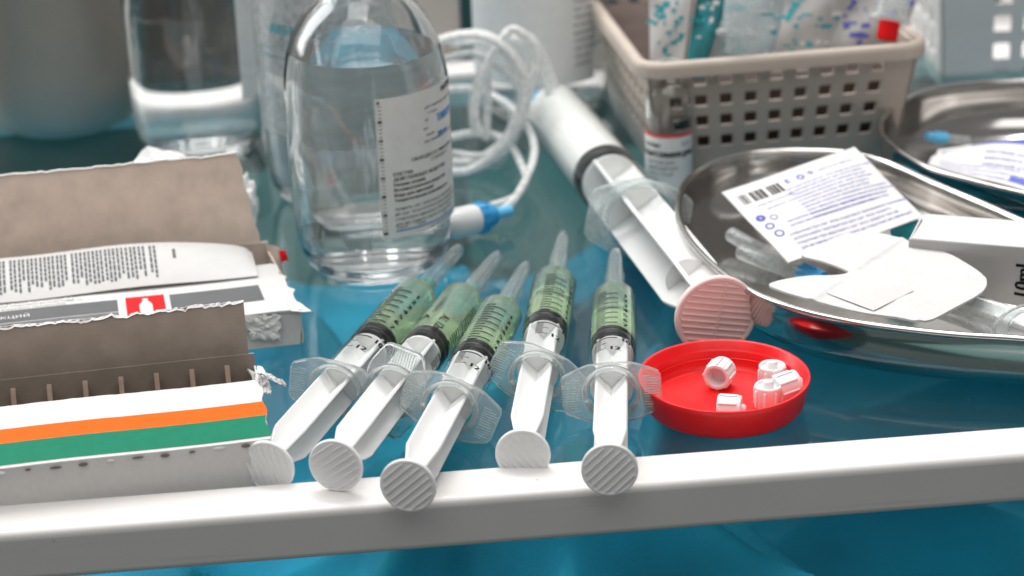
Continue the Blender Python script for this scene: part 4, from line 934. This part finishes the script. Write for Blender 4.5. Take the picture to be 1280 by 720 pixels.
# ================================================================== plastic baskets
def basket(name, label, corner, ang, Wd, Dp, Ht, mat, nx, nz, hole, gap, taper=9.0, x_off=10.0, z_top=13.0, holes_side=True):
    """box with a lattice of square holes; corner = near left corner of the base, x along the front"""
    t = thing(name, label, 'basket', corner); t.rotation_euler.z = ang
    th = 1.8
    def wall(p0, p1, nrm, n, off, nm, rows):
        # p0->p1 along the base; the wall leans out by taper
        p0, p1 = Vector(p0), Vector(p1); nrm = Vector(nrm); Lw = (p1 - p0).length; d = (p1 - p0) / Lw
        xs = [0.0]; 
        for i in range(n): xs += [off + i * (hole + gap), off + i * (hole + gap) + hole]
        xs.append(Lw); 
        zs = [0.0]; zz0 = Ht - z_top - rows * hole - (rows - 1) * gap
        for k in range(rows): zs += [zz0 + k * (hole + gap), zz0 + k * (hole + gap) + hole]
        zs.append(Ht)
        def pt(x, z, o):
            k = z / Ht; stretch = (x / Lw - 0.5) * 2 * taper * k
            return p0 + d * (x + stretch) + nrm * (taper * k + o) + Vector((0, 0, z))
        m = MB()
        nxs, nzs = len(xs), len(zs); vs = [pt(x, z, o) for o in (0, -th) for x in xs for z in zs]
        I = lambda o, i, k: o * nxs * nzs + i * nzs + k
        solid = lambda i, k: 0 <= i < nxs - 1 and 0 <= k < nzs - 1 and not (i % 2 == 1 and k % 2 == 1)
        fs = []
        for i in range(nxs - 1):
            for k in range(nzs - 1):
                if not solid(i, k): continue
                fs.append((I(0, i, k), I(0, i + 1, k), I(0, i + 1, k + 1), I(0, i, k + 1))); fs.append((I(1, i, k), I(1, i, k + 1), I(1, i + 1, k + 1), I(1, i + 1, k)))
                if not solid(i - 1, k): fs.append((I(0, i, k), I(0, i, k + 1), I(1, i, k + 1), I(1, i, k)))
                if not solid(i + 1, k): fs.append((I(0, i + 1, k), I(1, i + 1, k), I(1, i + 1, k + 1), I(0, i + 1, k + 1)))
                if not solid(i, k - 1): fs.append((I(0, i, k), I(1, i, k), I(1, i + 1, k), I(0, i + 1, k)))
                if not solid(i, k + 1): fs.append((I(0, i, k + 1), I(0, i + 1, k + 1), I(1, i + 1, k + 1), I(1, i, k + 1)))
        m.add(vs, fs); return m.build(nm, mat, t, smooth=False, bevel=0.5)
    wall((0, 0, 0), (Wd, 0, 0), (0, -1, 0), nx, x_off, 'front_wall', nz)
    wall((Wd, Dp, 0), (0, Dp, 0), (0, 1, 0), nx, x_off, 'back_wall', nz)
    ns = int((Dp - 14) / (hole + gap))
    wall((0, Dp, 0), (0, 0, 0), (-1, 0, 0), ns, 10, 'side_wall', nz)
    wall((Wd, 0, 0), (Wd, Dp, 0), (1, 0, 0), ns, 10, 'side_wall', nz)
    m = MB(); m.box((Wd / 2, Dp / 2, 1.0), (Wd - 1, Dp - 1, 1.8)); m.build('base', mat, t)
    m = MB(); tp_ = taper; rc = 11
    loop = []
    for cx, cy_, a0 in ((Wd + tp_ - rc + 2, -tp_ + rc - 2, -90), (Wd + tp_ - rc + 2, Dp + tp_ - rc + 2, 0), (-tp_ + rc - 2, Dp + tp_ - rc + 2, 90), (-tp_ + rc - 2, -tp_ + rc - 2, 180)):
        for k in range(9): a = R(a0 + k * 11.25); loop.append(Vector((cx + rc * math.cos(a), cy_ + rc * math.sin(a), Ht)))
    cen = Vector((Wd / 2, Dp / 2, Ht)); n = len(loop); prof = [(-2.6, -0.5), (-2.4, 1.2), (-1.2, 2.2), (0.4, 2.2), (1.8, 1.3), (2.4, -0.5), (2.4, -4.5), (1.6, -4.5), (1.2, -0.6), (0, -0.2)]
    vs = []
    for i in range(n):
        tt = (loop[(i + 1) % n] - loop[i - 1]).normalized(); nn = Vector((tt.y, -tt.x, 0))
        for o, z in prof: vs.append(loop[i] + nn * o + Vector((0, 0, z)))
    k = len(prof); m.add(vs, [(i * k + j, ((i + 1) % n) * k + j, ((i + 1) % n) * k + (j + 1) % k, i * k + (j + 1) % k) for i in range(n) for j in range(k)])
    m.build('rim', mat, t, angle=50)
    return t
bk_ang = R(8.6)
basket('plastic_basket', 'beige plastic basket with square holes filled with wrapped syringes', (68.0, 893.0, 0), bk_ang, 104.0, 150.0, 57.0, M['basket'], 9, 4, 4.9, 5.0, 9.0, 7.3, 5.5)
basket('plastic_basket', 'pale grey plastic basket with square holes behind the back steel dish', (219.0, 1036.0, 0), R(3), 110.0, 90.0, 80.0, M['basket_white'], 7, 6, 8.2, 6.4, 6.0, 26.0, 6.0)
o = thing('added_dark_box', 'dark box added inside the beige basket to darken its holes, under the wrapped syringes', 'box', (68.0, 893.0, 2.0)); o.rotation_euler.z = bk_ang  # box added so that the basket holes show dark
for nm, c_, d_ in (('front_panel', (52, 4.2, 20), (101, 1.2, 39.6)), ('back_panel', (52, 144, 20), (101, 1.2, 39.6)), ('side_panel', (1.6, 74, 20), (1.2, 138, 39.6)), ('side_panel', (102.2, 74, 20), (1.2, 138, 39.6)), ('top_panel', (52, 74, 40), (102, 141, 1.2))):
    m = MB(); m.box(c_, d_); m.build(nm, M['hole_shade'], o, bevel=0.3)
# wrapped syringes standing in the beige basket
def pack(lab, px, Y, w_lean, mat_front, items=None, name='wrapped_syringe', inner=True, zb=43.0):
    (x0, y0), (x1, y1), (x2, y2), (x3, y3) = px       # picture corners: bottom left, bottom right, top right, top left
    A, Bv = at(x0, y0, Y), at(x1, y1, Y); C, D = at(x2, y2, Y + w_lean), at(x3, y3, Y + w_lean)
    dn1 = (A - D); dn2 = (Bv - C); k = (A.z - zb) / max(1, -dn1.z)
    A = Vector((A.x + dn1.x * k * 0.3, A.y + 1, zb)); Bv = Vector((Bv.x + dn2.x * k * 0.3, Bv.y + 1, zb))
    up1, up2 = (D - A), (C - Bv); C, D = Bv + up2 * 1.15, A + up1 * 1.15
    o = thing(name, lab, 'syringe pack', (A + Bv) / 2, 'wrapped syringes in the beige basket'); off = o.location / S
    q = quad(A - off, Bv - off, C - off, D - off, bulge=2.2, noise=0.9, seed=len(lab)); wdt, hgt = (Bv - A).length, (D - A).length
    m = MB(); m.sheet(q, 14, 22, th=0.4); f = m.build('film', mat_front, o, angle=50)
    back = quad(A - off + Vector((0, 3, 0)), Bv - off + Vector((0, 3, 0)), C - off + Vector((0, 3, 0)), D - off + Vector((0, 3, 0)), noise=0.5)
    m = MB(); m.sheet(back, 6, 10, th=0.3); m.build('backing_paper', M['paper'], o, angle=50)
    if items: printed(items(wdt, hgt), on_quad(q, wdt, hgt, 0.2), [M['tealink'], M['violet'], M['redprint'], M['paper']], f)
    return o
def stripes(seed, n, mi=0):
    def f(w_, h_):
        rr = random.Random(seed); it = []
        for k in range(n * 3):
            x = rr.uniform(1, w_ - 3); y_ = rr.uniform(h_ * 0.15, h_ * 0.95); it += B(x, y_, min(w_ - 1, x + rr.uniform(0.6, w_ * 0.22)), y_ + rr.uniform(0.5, 2.6), rr.choice([mi, mi, 3]), 2, 2)
        return it + T('2 ml', 2, h_ * 0.55, 5, mi, rot=70, bold=0.3)
    return f
pack('white wrapper with teal print at the near corner of the beige basket', [(813, 72), (853, 68), (866, -12), (812, -8)], 904, 10, M['paper'], stripes(1, 16))
pack('dark teal film wrapper between the white wrapper and the clear barrel', [(857, 66), (884, 66), (912, -10), (872, -10)], 908, 12, M['tealfilm'], stripes(2, 5))
pack('pale film wrapper directly behind the clear barrel in the beige basket', [(892, 68), (966, 62), (984, -10), (902, -10)], 917, 12, M['packfilm'], stripes(3, 10))
pack('crinkled grey film wrapper filling the middle of the beige basket', [(968, 62), (1030, 56), (1068, -10), (985, -10)], 912, 12, M['packgrey'], stripes(4, 10))
pack('grey wrapper leaning under the clear cup with a red end', [(1034, 60), (1120, 54), (1150, -10), (1062, -10)], 921, 14, M['packgrey'], stripes(5, 6, 1))
def tube_thing(lab, a, b_, r0, endmat, mat, endr, name='clear_syringe'):
    a, b_ = Vector(a), Vector(b_); o = thing(name, lab, 'syringe', a); d = b_ - a; l = d.length
    m = MB(); m.lathe([(0, 8), (r0 - 0.7, 8), (r0 + 2.2, 8.0), (r0 + 2.4, 9), (r0 + 2.2, 10), (r0, 10.2), (r0, l), (0, l)], 36); m.build('barrel', mat, o, angle=50)
    m = MB(); m.lathe([(0, 0), (endr * 0.85, 0), (endr, 1), (endr, 7.9), (0, 7.95)], 32); m.build('plunger_end', endmat, o, angle=50)
    o.rotation_euler = d.to_track_quat('Z', 'Y').to_euler(); return o
tube_thing('clear syringe barrel hanging nose down over the front of the beige basket', at(918, 68, 893), at(928, -30, 905), 6.6, M['frost'], M['frost'], 4.6)
tube_thing('clear plastic cup with a red end in the far corner of the beige basket', at(1108, 50, 905), at(1122, -30, 916), 7.2, M['redprint'], M['frost'], 4.6)
